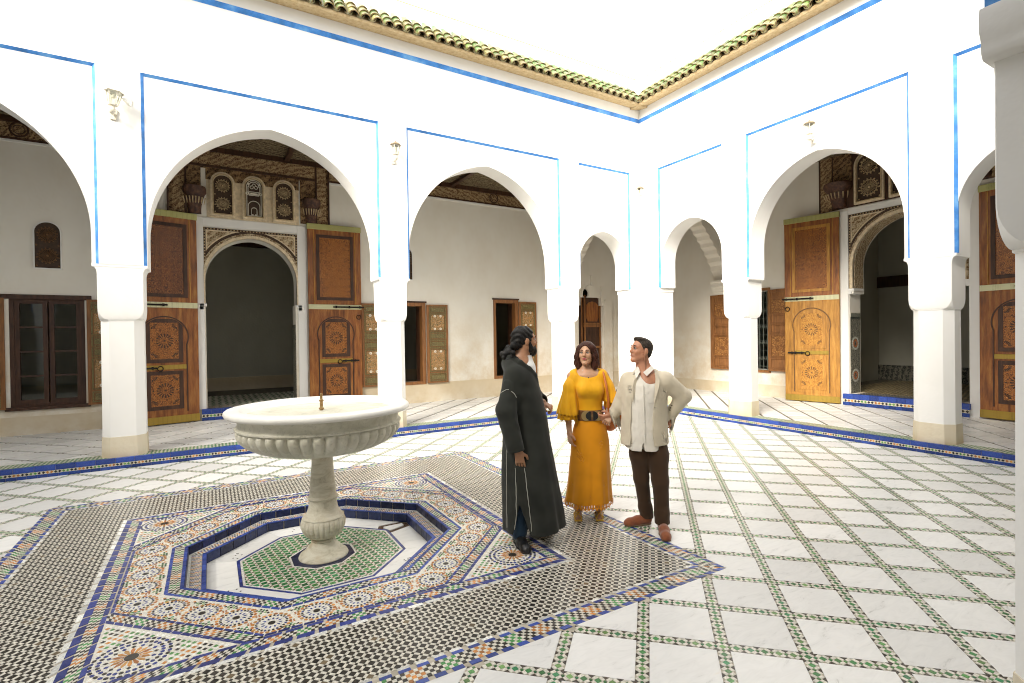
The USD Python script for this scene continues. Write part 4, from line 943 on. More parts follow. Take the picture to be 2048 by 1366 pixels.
for (a, b, z0, z1), (sa, sb) in zip(win[1:], ((1.225, 1.78), (3.86, 4.42))):
    k = group_part(ga, 'window')
    part(k, 'frame', GA.slab(sbox(a-.05, z0-.05, b+.06, z1+.05).difference(sbox(a+.02, z0+.02, b-.03, z1-.03)), -.02, .16), 'shutter_wood')
    part(k, 'lintel', GA.box(a-.08, b+.09, -.03, .05, z1+.05, z1+.09, .003), 'dark_wood'); part(k, 'inner_shutter', GA.box(b-.03, b+.0, .16, .42, z0, z1), 'dark_wood')
    shutter(ga, GA, sa, sb, z0-.03, z1+.01)
    if a < 2: shutter(ga, GA, -.34, .18, z0-.03, z1+.01)
for a, b, z0, z1 in ((-5.885, -5.545, 3.04, 3.84), (.56, .89, 3.14, 3.90)):
    k = lattice_window(ga, GA, a, b, z0, z1, -.004, frame=False, mat_pat='pattern_brown'); part(k, 'arch_frame', GA.slab(Point((a+b)/2, z1-(b-a)/2).buffer((b-a)/2+.018).union(sbox(a-.018, z0-.018, b+.018, z1-(b-a)/2)).difference(Point((a+b)/2, z1-(b-a)/2).buffer((b-a)/2).union(sbox(a, z0, b, z1-(b-a)/2))), -.03, .01), 'white_plaster')
# frieze and cedar ceiling along the gallery
for a, b in ((-10, -3.99), (-.99, X2-.5)):
    part(ga, 'frieze', GA.box(a, b, -.02, .02, 5.24, 5.56), 'carved_tan')
    part(ga, 'frieze_rail', [GA.box(a, b, -.035, 0, 5.21, 5.245), GA.box(a, b, -.05, 0, 5.53, 5.60)], 'dark_wood')
    part(ga, 'frieze_edge', GA.box(a, b, -.02, 0, 5.17, 5.21), 'white_plaster')
for s in (-6.05, 3.15, 1.2):
    part(ga, 'frieze_medallion', [ringm(GA, s, 5.39, .105, .13, -.034, -.01), ringm(GA, s, 5.39, .07, .08, -.03, -.01)], 'dark_wood')
part(ga, 'ceiling', GA.box(-13.4, X2, -(DEEP-TH)-.0, .0, 5.60, 5.66), 'painted_ceiling')
part(ga, 'ceiling_beam', [GA.box(-10, X2-3.2, -t-.05, -t, 5.50, 5.60) for t in (.02,)]+[GA.box(s, s+.09, -DEEP+TH, 0, 5.52, 5.60) for s in np.arange(-9.5, 5.4, 1.9)], 'dark_wood')
part(ga, 'roof', GA.box(-13.6, X2+5, -DEEP+.3, 5.2, 5.75, 6.0), 'dado_plaster')
# room behind
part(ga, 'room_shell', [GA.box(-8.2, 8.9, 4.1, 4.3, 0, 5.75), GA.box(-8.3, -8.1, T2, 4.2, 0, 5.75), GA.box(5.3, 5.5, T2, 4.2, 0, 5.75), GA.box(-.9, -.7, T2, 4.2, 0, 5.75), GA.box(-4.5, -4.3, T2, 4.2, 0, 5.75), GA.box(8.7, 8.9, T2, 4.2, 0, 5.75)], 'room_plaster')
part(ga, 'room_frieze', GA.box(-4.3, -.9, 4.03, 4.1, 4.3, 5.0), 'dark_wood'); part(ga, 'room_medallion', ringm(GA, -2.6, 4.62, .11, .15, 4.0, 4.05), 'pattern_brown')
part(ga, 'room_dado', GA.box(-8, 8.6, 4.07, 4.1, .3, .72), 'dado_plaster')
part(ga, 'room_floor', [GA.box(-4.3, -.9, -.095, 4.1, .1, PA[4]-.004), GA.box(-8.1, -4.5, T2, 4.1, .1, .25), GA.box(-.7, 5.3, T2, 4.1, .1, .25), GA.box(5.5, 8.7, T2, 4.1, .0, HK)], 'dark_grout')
its = []
for i in range(40):
    for j in range(44):
        c = np.array([-3.35+i*.062, Y2-.06+j*.062])+(j % 2)*np.array([.031, 0])
        if c[0] < -1.76 or j > 9: its.append(flat([c+[.026, 0], c+[0, .052], c-[.026, 0], c-[0, .052]], shade([CREAM, BLACK, GREENS[1]][(i+j) % 3 if i % 2 else 0], .6, 1.0), PA[4]))
lay(ga, 'room_floor_tile', its, cap=0)
# corner door, under a little cusped dome
k = group_part(ga, 'door', 'dark painted double door under a small cusped arch in the far corner')
part(k, 'leaf', [GA.box(5.93, 6.10, .10, .15, HK, 2.94), GA.box(6.20, 6.86, .12, .17, HK, 2.94)], 'dark_wood')
part(k, 'batten', [GA.box(s, s+.035, .085, .12, HK, 2.94) for s in (6.10, 6.22, 6.80)]+[GA.box(6.2, 6.86, .09, .12, z, z+.06) for z in (1.35, 1.98, 2.05)], 'shutter_wood')
for z0, z1 in ((.45, 1.25), (2.15, 2.75)):
    part(k, 'panel', GA.slab(Polygon([(6.36, z0), (6.70, z0), (6.76, z0+.12), (6.76, z1-.12), (6.66, z1-.03), (6.53, z1), (6.40, z1-.03), (6.30, z1-.12), (6.30, z0+.12)]), .10, .125), 'door_wood')
cus = unary_union([Point(6.395, 2.92).buffer(.30), sbox(6.06, 2.86, 6.73, 2.93)]); dm = cus.difference(sbox(5, 0, 8, 2.86)).difference(Point(6.18, 2.98).buffer(.13))
part(k, 'cusped_arch', [GA.slab(dm, -.03, .05), GA.slab(sbox(6.87, HK, 7.18, 2.62).union(Point(6.98, 2.6).buffer(.2, 8)).difference(sbox(5, 0, 6.865, 4)), -.05, .02)]+[GA.box(s, s+.035, -.06, .0, z, z+h) for s, z, h in ((6.38, 3.20, .30), (6.02, 2.9, .28), (6.76, 2.9, .28))], 'gallery_plaster')
# ----- transverse arches of the corner bay, cusped like hanging scales
def lambrequin(parent, W, s0, s1, zs, za, t0, t1, n=9):
    c, h = (s0+s1)/2, (s1-s0)/2; pts = []
    for q in range(n+1):
        u = q/n; pts.append((c-h*(1-u)**.85*1.0, zs+(za-zs)*(u**.8)))
    hole = [(s0, zs-3)]
    for (a, b) in zip(pts[:-1], pts[1:]):
        hole.append(a)
        for w in (.35, .65, .9): hole.append((a[0]+(b[0]-a[0])*w**1.6, a[1]+(b[1]-a[1])*(w**.6)))
    left = hole+[pts[-1]]; right = [(2*c-x, z) for x, z in left[::-1]]
    sol = sbox(s0, zs-.02, s1, 5.62).difference(Polygon(left+right).buffer(0))
    part(parent, 'cusped_transverse_arch', W.slab(sol, t0, t1), 'gallery_plaster')
    for e, s in ((1, s0), (-1, s1)):
        secs = [[(s+e*x, t, z) for t in (t0-.01, t1+.01)]+[(s-e*.005, t1+.01, z), (s-e*.005, t0-.01, z)] for x, z in ((.02, zs-.42), (.05, zs-.36), (.05, zs-.30), (.09, zs-.27), (.09, zs-.18), (.13, zs-.15), (.13, zs-.04), (.16, zs-.02), (.16, zs+.03))]
        part(parent, 'arch_corbel', fixed(W.map(stack(secs))), 'gallery_plaster')
lambrequin(ga, Wall('B', XB), YA+TH, Y2, 3.15, 4.85, .03, .45)
# ----- wall on the right
gb = thing('gallery_wall', 'cream gallery wall with an open pale carved door and tiled portal jamb on the right', 'wall')
lambrequin(gb, Wall('A', YA), XB+TH, X2, 3.15, 4.85, .03, .45)
PB = (2.66, .95, 3.15, 4.12, .39)
open_b = arch_poly(*PB[:4], bottom=2.55).union(sbox(1.63, PB[4], 3.69, 2.56))
winb = (5.60, 6.35, .80, 2.80)
wall_b = sbox(YC-3.2, HK-.02, Y2+.45, 5.62).difference(open_b).difference(sbox(winb[0], winb[2], winb[1], winb[3])).union(sbox(1.6, HK-.02, 3.75, PB[4]-.002))
part(gb, 'wall_face', GB.slab(wall_b, 0, T2), 'gallery_plaster', smooth=30)
part(gb, 'dado', GB.box(3.80, Y2-.01, -.012, .02, HK-.01, .44), 'dado_plaster'); part(gb, 'dado', GB.box(-2, 1.5, -.012, .02, HK-.01, .44), 'dado_plaster')
part(gb, 'jamb_strip', [GB.box(3.70, 3.86, -.03, .02, HK, 4.36, .004), GB.box(1.46, 1.62, -.03, .02, HK, 4.36, .004), GB.box(1.62, 3.70, -.03, .02, 4.27, 4.40, .004)], 'white_plaster')
portal(gb, GB, *PB[:4], PB[4], None, outer=.10, sp_half=1.03, ztop=4.26)
part(gb, 'intrados', GB.slab(arch_poly(*PB[:4], bottom=2.68, grow=-.0).difference(arch_poly(*PB[:4], bottom=2.60, grow=-.012)), .03, T2-.06), 'carved_stucco', smooth=30)
for e in (-1, 1): part(gb, 'jamb_tiles', [GB.box(2.66+e*1.03-.006, 2.66+e*1.03+.006, .03, T2-.03, PB[4], 2.02)], 'zellige_dado')
stars = []
for zc in (.78, 1.48):
    for r0, r1, n, m_ in ((.0, .03, 8, 'b'), (.05, .09, 12, 'o'), (.10, .15, 16, 'w')): stars.append((zc, r0, r1, n, m_))
for m_, col_ in (('b', (.03, .03, .03)), ('o', (.38, .13, .05)), ('w', (.42, .42, .36))):
    ms = []
    for zc, r0, r1, n, mm_ in stars:
        if mm_ != m_: continue
        for q in range(n if r0 else 1):
            an = 2*math.pi*q/n; rr = (r0+r1)/2 if r0 else 0
            o = np.array([.215+rr*math.cos(an), zc+rr*math.sin(an)]); s_ = (r1-r0)*.42
            ms.append(bx(2.66+1.03-.012, 2.66+1.03-.004, o[0]-s_, o[0]+s_, o[1]-s_, o[1]+s_))
    part(gb, 'jamb_star', GB.map(ms), 'zellige', tint=col_)
part(gb, 'jamb_cresting', [GB.map(bx(2.66+1.03-.012, 2.66+1.03+.006, .03, T2-.03, 2.02, 2.06))]+[GB.map(bx(2.66+1.03-.012, 2.66+1.03+.006, u, u+.022, 2.06, 2.14)) for u in np.arange(.035, .40, .04)], 'zellige', tint=(.05, .06, .05))
part(gb, 'jamb_cresting', GB.map(bx(2.66+1.03-.009, 2.66+1.03+.006, .03, T2-.03, 2.06, 2.15)), 'zellige', tint=(.60, .58, .48))
kerb_run(GB, 1.60, 3.80, -.10, HK, PB[4], top=.10, parent=gb, lengths=(.165, .11), cap=40)
door(gb, GB, 'pale tall door leaf with arched wicket standing open left of the tiled portal', 3.87, 1.12, HK+.02, 4.36, 1, math.radians(14), light=True, hand=-1)
door(gb, GB, 'reddish door leaf half hidden behind the near pillar', 1.45, 1.12, HK+.03, 4.30, -1, math.radians(5))
k = group_part(gb, 'cedar_panel', 'painted cedar panel with pierced windows over the right hand portal')
part(k, 'carved_field', GB.slab(sbox(1.0, 4.42, 4.32, 5.6), -.015, .02), 'dark_wood')
part(k, 'carved_frieze', [GB.box(4.03, 4.27, -.035, 0, 4.42, 5.6), GB.box(1.05, 1.29, -.035, 0, 4.42, 5.6)], 'carved_tan')
part(k, 'lattice_field', [GB.box(3.62, 4.0, -.03, 0, 4.9, 5.6), GB.box(1.32, 1.7, -.03, 0, 4.9, 5.6)], 'painted_cedar')
for a, b in ((2.98, 3.56), (2.32, 2.90), (1.70, 2.24)): lattice_window(gb, GB, a+.06, b-.06, 4.50, 5.48, -.02)
bracket(gb, GB, 3.88, 4.44, 4.98, .30, .56, .30); bracket(gb, GB, 1.44, 4.44, 4.98, .30, .56, .30)
k = group_part(gb, 'window', 'barred window with wrought iron grille')
a, b, z0, z1 = winb
part(k, 'frame', GB.slab(sbox(a-.06, z0-.06, b+.06, z1+.06).difference(sbox(a, z0, b, z1)), -.025, .10), 'shutter_wood')
bars = []
for s in np.arange(a+.05, b, .105): bars.append(GB.map(tube([(s, .03, z0), (s, .03, z1)], .007, 6)))
for q in range(10):
    z = z0+(z1-z0)*(q+.5)/10; bars.append(GB.map(tube([(a, .03, z), (b, .03, z)], .006, 6)))
    if q % 2:
        for s in np.arange(a+.10, b, .105):
            th_ = np.linspace(0, 2*np.pi, 13)[:-1]; bars.append(GB.map(tube(np.c_[s+.034*np.cos(th_), np.full(12, .03), z+.045*np.sin(th_)], .005, 5, closed=True)))
part(k, 'iron_grille', bars, 'grille_iron')
shutter(gb, GB, 5.02, 5.57, .79, 2.80, style='burl'); shutter(gb, GB, 6.40, 7.29, .77, 2.78, style='burl')
part(gb, 'ceiling', GB.box(YC-3.2, Y2, -(DEEP-TH)-.03, .0, 5.60, 5.66), 'painted_ceiling'); part(gb, 'ceiling_beam', [GB.box(s, s+.09, -DEEP+TH, 0, 5.52, 5.60) for s in np.arange(-1.5, 6.5, 1.6)], 'dark_wood')
part(gb, 'roof', GB.box(YC-3.4, YA+.3, -DEEP+.3, 4.6, 5.75, 6.0), 'dado_plaster')
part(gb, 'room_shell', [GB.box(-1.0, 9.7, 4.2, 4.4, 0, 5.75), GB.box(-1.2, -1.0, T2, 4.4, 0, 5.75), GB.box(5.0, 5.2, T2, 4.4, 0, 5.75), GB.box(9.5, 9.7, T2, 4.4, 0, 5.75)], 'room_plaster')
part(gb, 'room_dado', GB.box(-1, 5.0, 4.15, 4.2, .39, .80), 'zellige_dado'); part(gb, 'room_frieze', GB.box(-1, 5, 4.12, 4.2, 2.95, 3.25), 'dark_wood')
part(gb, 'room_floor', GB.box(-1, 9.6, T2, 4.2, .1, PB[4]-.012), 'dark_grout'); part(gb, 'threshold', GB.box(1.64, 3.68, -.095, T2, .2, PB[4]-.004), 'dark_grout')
its = []
for i in range(90):
    for j in range(50):
        c = np.array([X2-.03+i*.055, 1.75+j*.055])+(i % 2)*np.array([0, .0275])
        if 1.74 < c[1] < 3.59 or i > 9: its.append(flat([c+[.05, 0], c+[0, .025], c-[.05, 0], c-[0, .025]], shade([(.50, .40, .22), (.30, .22, .10), (.12, .10, .06)][(i+2*j) % 3], .6, 1.1), PB[4]))
lay(gb, 'room_floor_tile', its, cap=0)
# ----- plain walls round the two galleries behind and beside the viewer
for nm, plane, rngs, lab in (('C', YC-DEEP, (XD-3.2, XB+3.2), 'plain gallery wall behind the viewer, outside the picture'), ('D', XD-DEEP, (YC-3.2, Y2), 'plain gallery wall at the far left, outside the picture')):
    W = Wall(nm, plane); r = thing('gallery_wall', lab, 'wall')
    part(r, 'wall_face', W.box(rngs[0], rngs[1], 0, .3, HK-.02, 5.6), 'gallery_plaster'); part(r, 'ceiling', W.box(rngs[0], rngs[1], -(DEEP-TH), 0, 5.60, 5.66), 'painted_ceiling'); part(r, 'roof', W.box(rngs[0], rngs[1], -DEEP+.3, .3, 5.75, 6.0), 'dado_plaster')
# ---------------------------------------------------------------- fountain
material('fountain_marble', {'g': ('geometry', {}), 'mp': ('mapping', {'scale': (1.6, 1.6, 4.0), 'rotation': (.5, .2, .4)}), 'n': ('noise_texture', {'scale': 3.2, 'detail': 9.0, 'roughness': .72, 'distortion': 1.2}), 'n2': ('noise_texture', {'scale': 2.6, 'detail': 7.0, 'roughness': .75}),
    'r': ('rgb_ramp', {'ramp': [(.30, (.40, .37, .27)), (.45, (.62, .58, .46)), (.62, (.72, .69, .58)), (.75, (.58, .50, .34))]}), 'r2': ('rgb_ramp', {'ramp': [(.52, (0, 0, 0)), (.72, (.85, .85, .85))]}),
    'mx': ('mix_color', {'blend_type': 'mix', 'b': (.46, .33, .16)}), 'n3': ('noise_texture', {'scale': 70.0, 'detail': 4.0}), 'b': ('bump', {'strength': .25, 'distance': .006}), 'p': ('principled_bsdf', {'roughness': .52, 'specular_ior_level': .4})},
    [('g.position', 'mp.vector'), ('mp.vector', 'n.vector'), ('g.position', 'n2.vector'), ('n.fac', 'r.fac'), ('n2.fac', 'r2.fac'), ('r2.color', 'mx.fac'), ('r.color', 'mx.a'), ('mx.result', 'p.base_color'), ('g.position', 'n3.vector'), ('n3.fac', 'b.height'), ('b.normal', 'p.normal')])
material('bowl_marble', {'g': ('geometry', {}), 'n': ('noise_texture', {'scale': 3.5, 'detail': 9.0, 'roughness': .72, 'distortion': .8}), 'n4': ('noise_texture', {'scale': 38.0, 'detail': 5.0, 'roughness': .7}),
    'r': ('rgb_ramp', {'ramp': [(.30, (.44, .43, .34)), (.48, (.60, .585, .48)), (.66, (.72, .70, .61))]}), 'r4': ('rgb_ramp', {'ramp': [(.30, (.55, .55, .55)), (.45, (1, 1, 1))]}), 'mx': ('mix_color', {'blend_type': 'multiply', 'fac': .6}), 'b': ('bump', {'strength': .25, 'distance': .006}), 'p': ('principled_bsdf', {'roughness': .55})},
    [('g.position', 'n.vector'), ('g.position', 'n4.vector'), ('n.fac', 'r.fac'), ('n4.fac', 'r4.fac'), ('r.color', 'mx.a'), ('r4.color', 'mx.b'), ('mx.result', 'p.base_color'), ('n4.fac', 'b.height'), ('b.normal', 'p.normal')])
plain('rim_marble', (.80, .79, .74), .4, var=.08, scale=5, bump=.15, bscale=40)
material('water', {'g': ('geometry', {}), 'n': ('noise_texture', {'scale': 7.0, 'detail': 2.0}), 'b': ('bump', {'strength': .05, 'distance': .01}), 'p': ('principled_bsdf', {'base_color': (.90, .95, .92), 'roughness': .02, 'ior': 1.33, 'transmission_weight': 1.0})}, [('g.position', 'n.vector'), ('n.fac', 'b.height'), ('b.normal', 'p.normal')])
plain('brass', (.35, .22, .09), .4, var=.4, scale=40, metallic=.7, color2=(.5, .42, .25))
FX, FY = -2.49, 2.585
def at(m, x=FX, y=FY, z=0.0): m = as_mesh(m).copy(); m.apply_translation([x, y, z]); return m
ft = thing('fountain', 'round white marble fountain with a fluted wide bowl on a baluster stem', 'fountain')
def curve(*p): return [q for q in p]
def smooth_prof(p, n=6):
    p = np.array(p, float); out = []
    for i in range(len(p)-1):
        a, b, c, d = p[max(i-1, 0)], p[i], p[i+1], p[min(i+2, len(p)-1)]
        for k in range(n):
            t = k/n; out.append(.5*((2*b)+(-a+c)*t+(2*a-5*b+4*c-d)*t*t+(-a+3*b-3*c+d)*t**3))
    out.append(p[-1]); out = np.array(out); out[:, 0] = np.maximum(out[:, 0], .001); return out
part(ft, 'foot', at(lathe(np.vstack([[(.20, ZB-.01), (.204, ZB+.006), (.196, ZB+.022)], smooth_prof([(.178, ZB+.034), (.135, ZB+.075), (.105, ZB+.115), (.098, ZB+.135)])]), 64)), 'fountain_marble', smooth=40)
part(ft, 'stem_ring', at(lathe([(.085, -.016), (.098, -.012), (.103, -.002), (.098, .008), (.085, .012)], 48)), 'fountain_marble', smooth=50)
bulge = smooth_prof([(.090, .010), (.120, .022), (.158, .055), (.182, .110), (.184, .150), (.170, .185)], 6)
amp = lambda th, i: 1-.055*np.abs(np.sin(th*13))**.0*(1-np.abs(np.sin(th*13)))**1.5*np.sin(np.pi*np.clip(i/(len(bulge)-1), 0, 1))**.4
part(ft, 'fluted_bulb', at(lathe(bulge, 26*14, amp)), 'fountain_marble', smooth=50)
part(ft, 'stem', at(lathe(np.vstack([[(.160, .183), (.172, .190), (.168, .200)], smooth_prof([(.150, .212), (.128, .250), (.116, .300), (.112, .345)]), [(.122, .350), (.128, .360), (.122, .370), (.112, .376)], smooth_prof([(.110, .380), (.106, .45), (.097, .55), (.088, .66), (.086, .80)])]), 56)), 'fountain_marble', smooth=40)
BS = .925
gad = smooth_prof([(.08, .742), (.22*BS, .752), (.40*BS, .775), (.55*BS, .815), (.655*BS, .870), (.705*BS, .925), (.716*BS, .965), (.705*BS, .992)], 6)
ng = 44
def gfun(th, i):
    u = i/(len(gad)-1); w = np.clip((u-.30)*3, 0, 1)*np.clip((1.04-u)*7, 0, 1)
    return 1-.060*w*(1-np.abs(np.sin(th*ng/2)))**1.6
part(ft, 'fluted_bowl', at(lathe(gad, ng*12, gfun)), 'bowl_marble', smooth=50)
part(ft, 'bowl_neck', at(lathe(np.vstack([[(.60, .985), (.690, .990), (.722, 1.0), (.724, 1.012), (.712, 1.020)], smooth_prof([(.705, 1.026), (.700, 1.06), (.712, 1.09), (.735, 1.112), (.60, 1.113)])])*[BS, 1], 128)), 'bowl_marble', smooth=35)
wob = lambda th, i: 1+.0025*np.sin(th*17+1)+.002*np.sin(th*29)+.0015*np.sin(th*61)
rim = [(.66, 1.100), (.755, 1.104), (.790, 1.109), (.803, 1.120), (.806, 1.134), (.800, 1.150), (.786, 1.160), (.74, 1.166), (.700, 1.166), (.680, 1.158), (.655, 1.128), (.62, 1.09), (.55, 1.045), (.40, 1.02), (.10, 1.012), (.02, 1.012)]
v = lathe([(r_*BS, z_) for r_, z_ in rim], 160, wob); part(ft, 'bowl_rim', at(v), 'rim_marble', smooth=40)
part(ft, 'water', at(lathe([(.001, 1.076), (.30, 1.0762), (.555, 1.0764), (.557, 1.074), (.001, 1.03)], 96)), 'water', smooth=30)
part(ft, 'spout', at(lathe([(.062, 1.072), (.064, 1.082), (.03, 1.086), (.014, 1.090), (.014, 1.118), (.022, 1.122), (.022, 1.134), (.013, 1.138), (.013, 1.188), (.020, 1.192), (.020, 1.204), (.011, 1.208), (.011, 1.255), (.008, 1.262), (.001, 1.263)], 20)), 'brass', smooth=35)

# ---------------------------------------------------------------- wall lanterns
material('lamp_glass', {'t': ('transparent_bsdf', {'color': (.86, .88, .82)}), 'gl': ('glossy_bsdf', {'roughness': .05, 'color': (.9, .9, .9)}), 'm': ('mix_closure', {'fac': .18})}, [('t.BSDF', 'm.closure1'), ('gl.BSDF', 'm.closure2')], surface='m.closure')
def lantern(W, s, z, label, cap='lantern_cap', scale=1.0, lean=0.0):
    k = thing('wall_lantern', label, 'lantern', group=None)
    def L(m):
        m = as_mesh(m).copy(); v = m.vertices*scale; R = trimesh.transformations.rotation_matrix(lean, [0, 1, 0])[:3, :3]; v = v@R.T
        m.vertices = W.pt(s+v[:, 0], -.175*scale+v[:, 1], z+v[:, 2]); return fixed(m)
    hexr = lambda r, zz: [(r*math.cos(math.pi/3*q), r*math.sin(math.pi/3*q), zz) for q in range(6)]
    part(k, 'glass_shade', L(stack([hexr(.058, -.12), hexr(.095, .06)])), 'lamp_glass')
    part(k, 'frame', L([tube([(.060*math.cos(a), .060*math.sin(a), -.12), (.098*math.cos(a), .098*math.sin(a), .062)], .007, 5) for a in np.arange(6)*math.pi/3]+[stack([hexr(.064, -.135), hexr(.066, -.115)])]), 'lantern_metal')
    part(k, 'cap', L([stack([hexr(.125, .060), hexr(.122, .072), hexr(.075, .105), hexr(.02, .135), hexr(.012, .15)])]), cap)
    part(k, 'bulb', L(trimesh.creation.icosphere(2, .03)), 'pattern_white', smooth=True)
    part(k, 'bracket', L([lathe([(.012, -.26), (.035, -.245), (.048, -.21), (.044, -.175), (.026, -.15), (.05, -.135)], 12)]+[tube([(0, 0, -.215), (0, .08, -.235), (0, .15, -.20)], .016, 7), bx(-.045, .045, .150, .178, -.29, -.13, .01)]), 'lantern_metal', smooth=40)
    return k
lantern(WA, -4.36, 5.02, 'wall lantern between the two leftmost arches beside a small white spotlight, its cap missing', cap='lantern_metal', scale=.92, lean=.12)
lantern(WA, -.515, 5.02, 'dark capped wall lantern between the two wide arches behind the three people', scale=.82)
lantern(Wall('A', YA), 5.24, 5.06, 'small wall lantern in the corner where the two arcades meet', scale=.80)
lantern(WB, 2.655, 5.13, 'wall lantern directly above the wide arch on the right', scale=.82)
k = thing('wall_spotlight', 'small white tilted spotlight fixed to the wall beside the leftmost lantern', 'lamp')
def sp(m): m = as_mesh(m).copy(); v = m.vertices; m.vertices = WA.pt(-4.235+v[:, 0], -.10+v[:, 1], 4.99+v[:, 2]); return fixed(m)
Rm = trimesh.transformations.rotation_matrix(.7, [0, 1, 0]); c = trimesh.creation.cone(.07, .12, sections=20); c.apply_transform(Rm); part(k, 'shade', sp(c), 'rim_marble', smooth=40)
part(k, 'arm', sp([tube([(0, 0, .02), (.01, .05, .05), (.02, .10, .06)], .012, 6), bx(-.02, .06, .085, .10, .02, .10, .005)]), 'lantern_metal')
# ---------------------------------------------------------------- small orange table in the gallery
k = thing('side_table', 'small orange wooden table in the gallery behind the man in the dark robe', 'table', loc=(5.02, 8.75, HK))
part(k, 'table_top', bx(-.42, .42, -.25, .25, .50, .54, .006), 'orange_wood')
for sx in (-1, 1):
    for sy in (-1, 1): part(k, 'leg', bx(sx*.36-.03, sx*.36+.03, sy*.2-.03, sy*.2+.03, 0, .50, .005), 'orange_wood')
for sy in (-1, 1): part(k, 'apron', bx(-.36, .36, sy*.2-.012, sy*.2+.012, .42, .50), 'orange_wood')
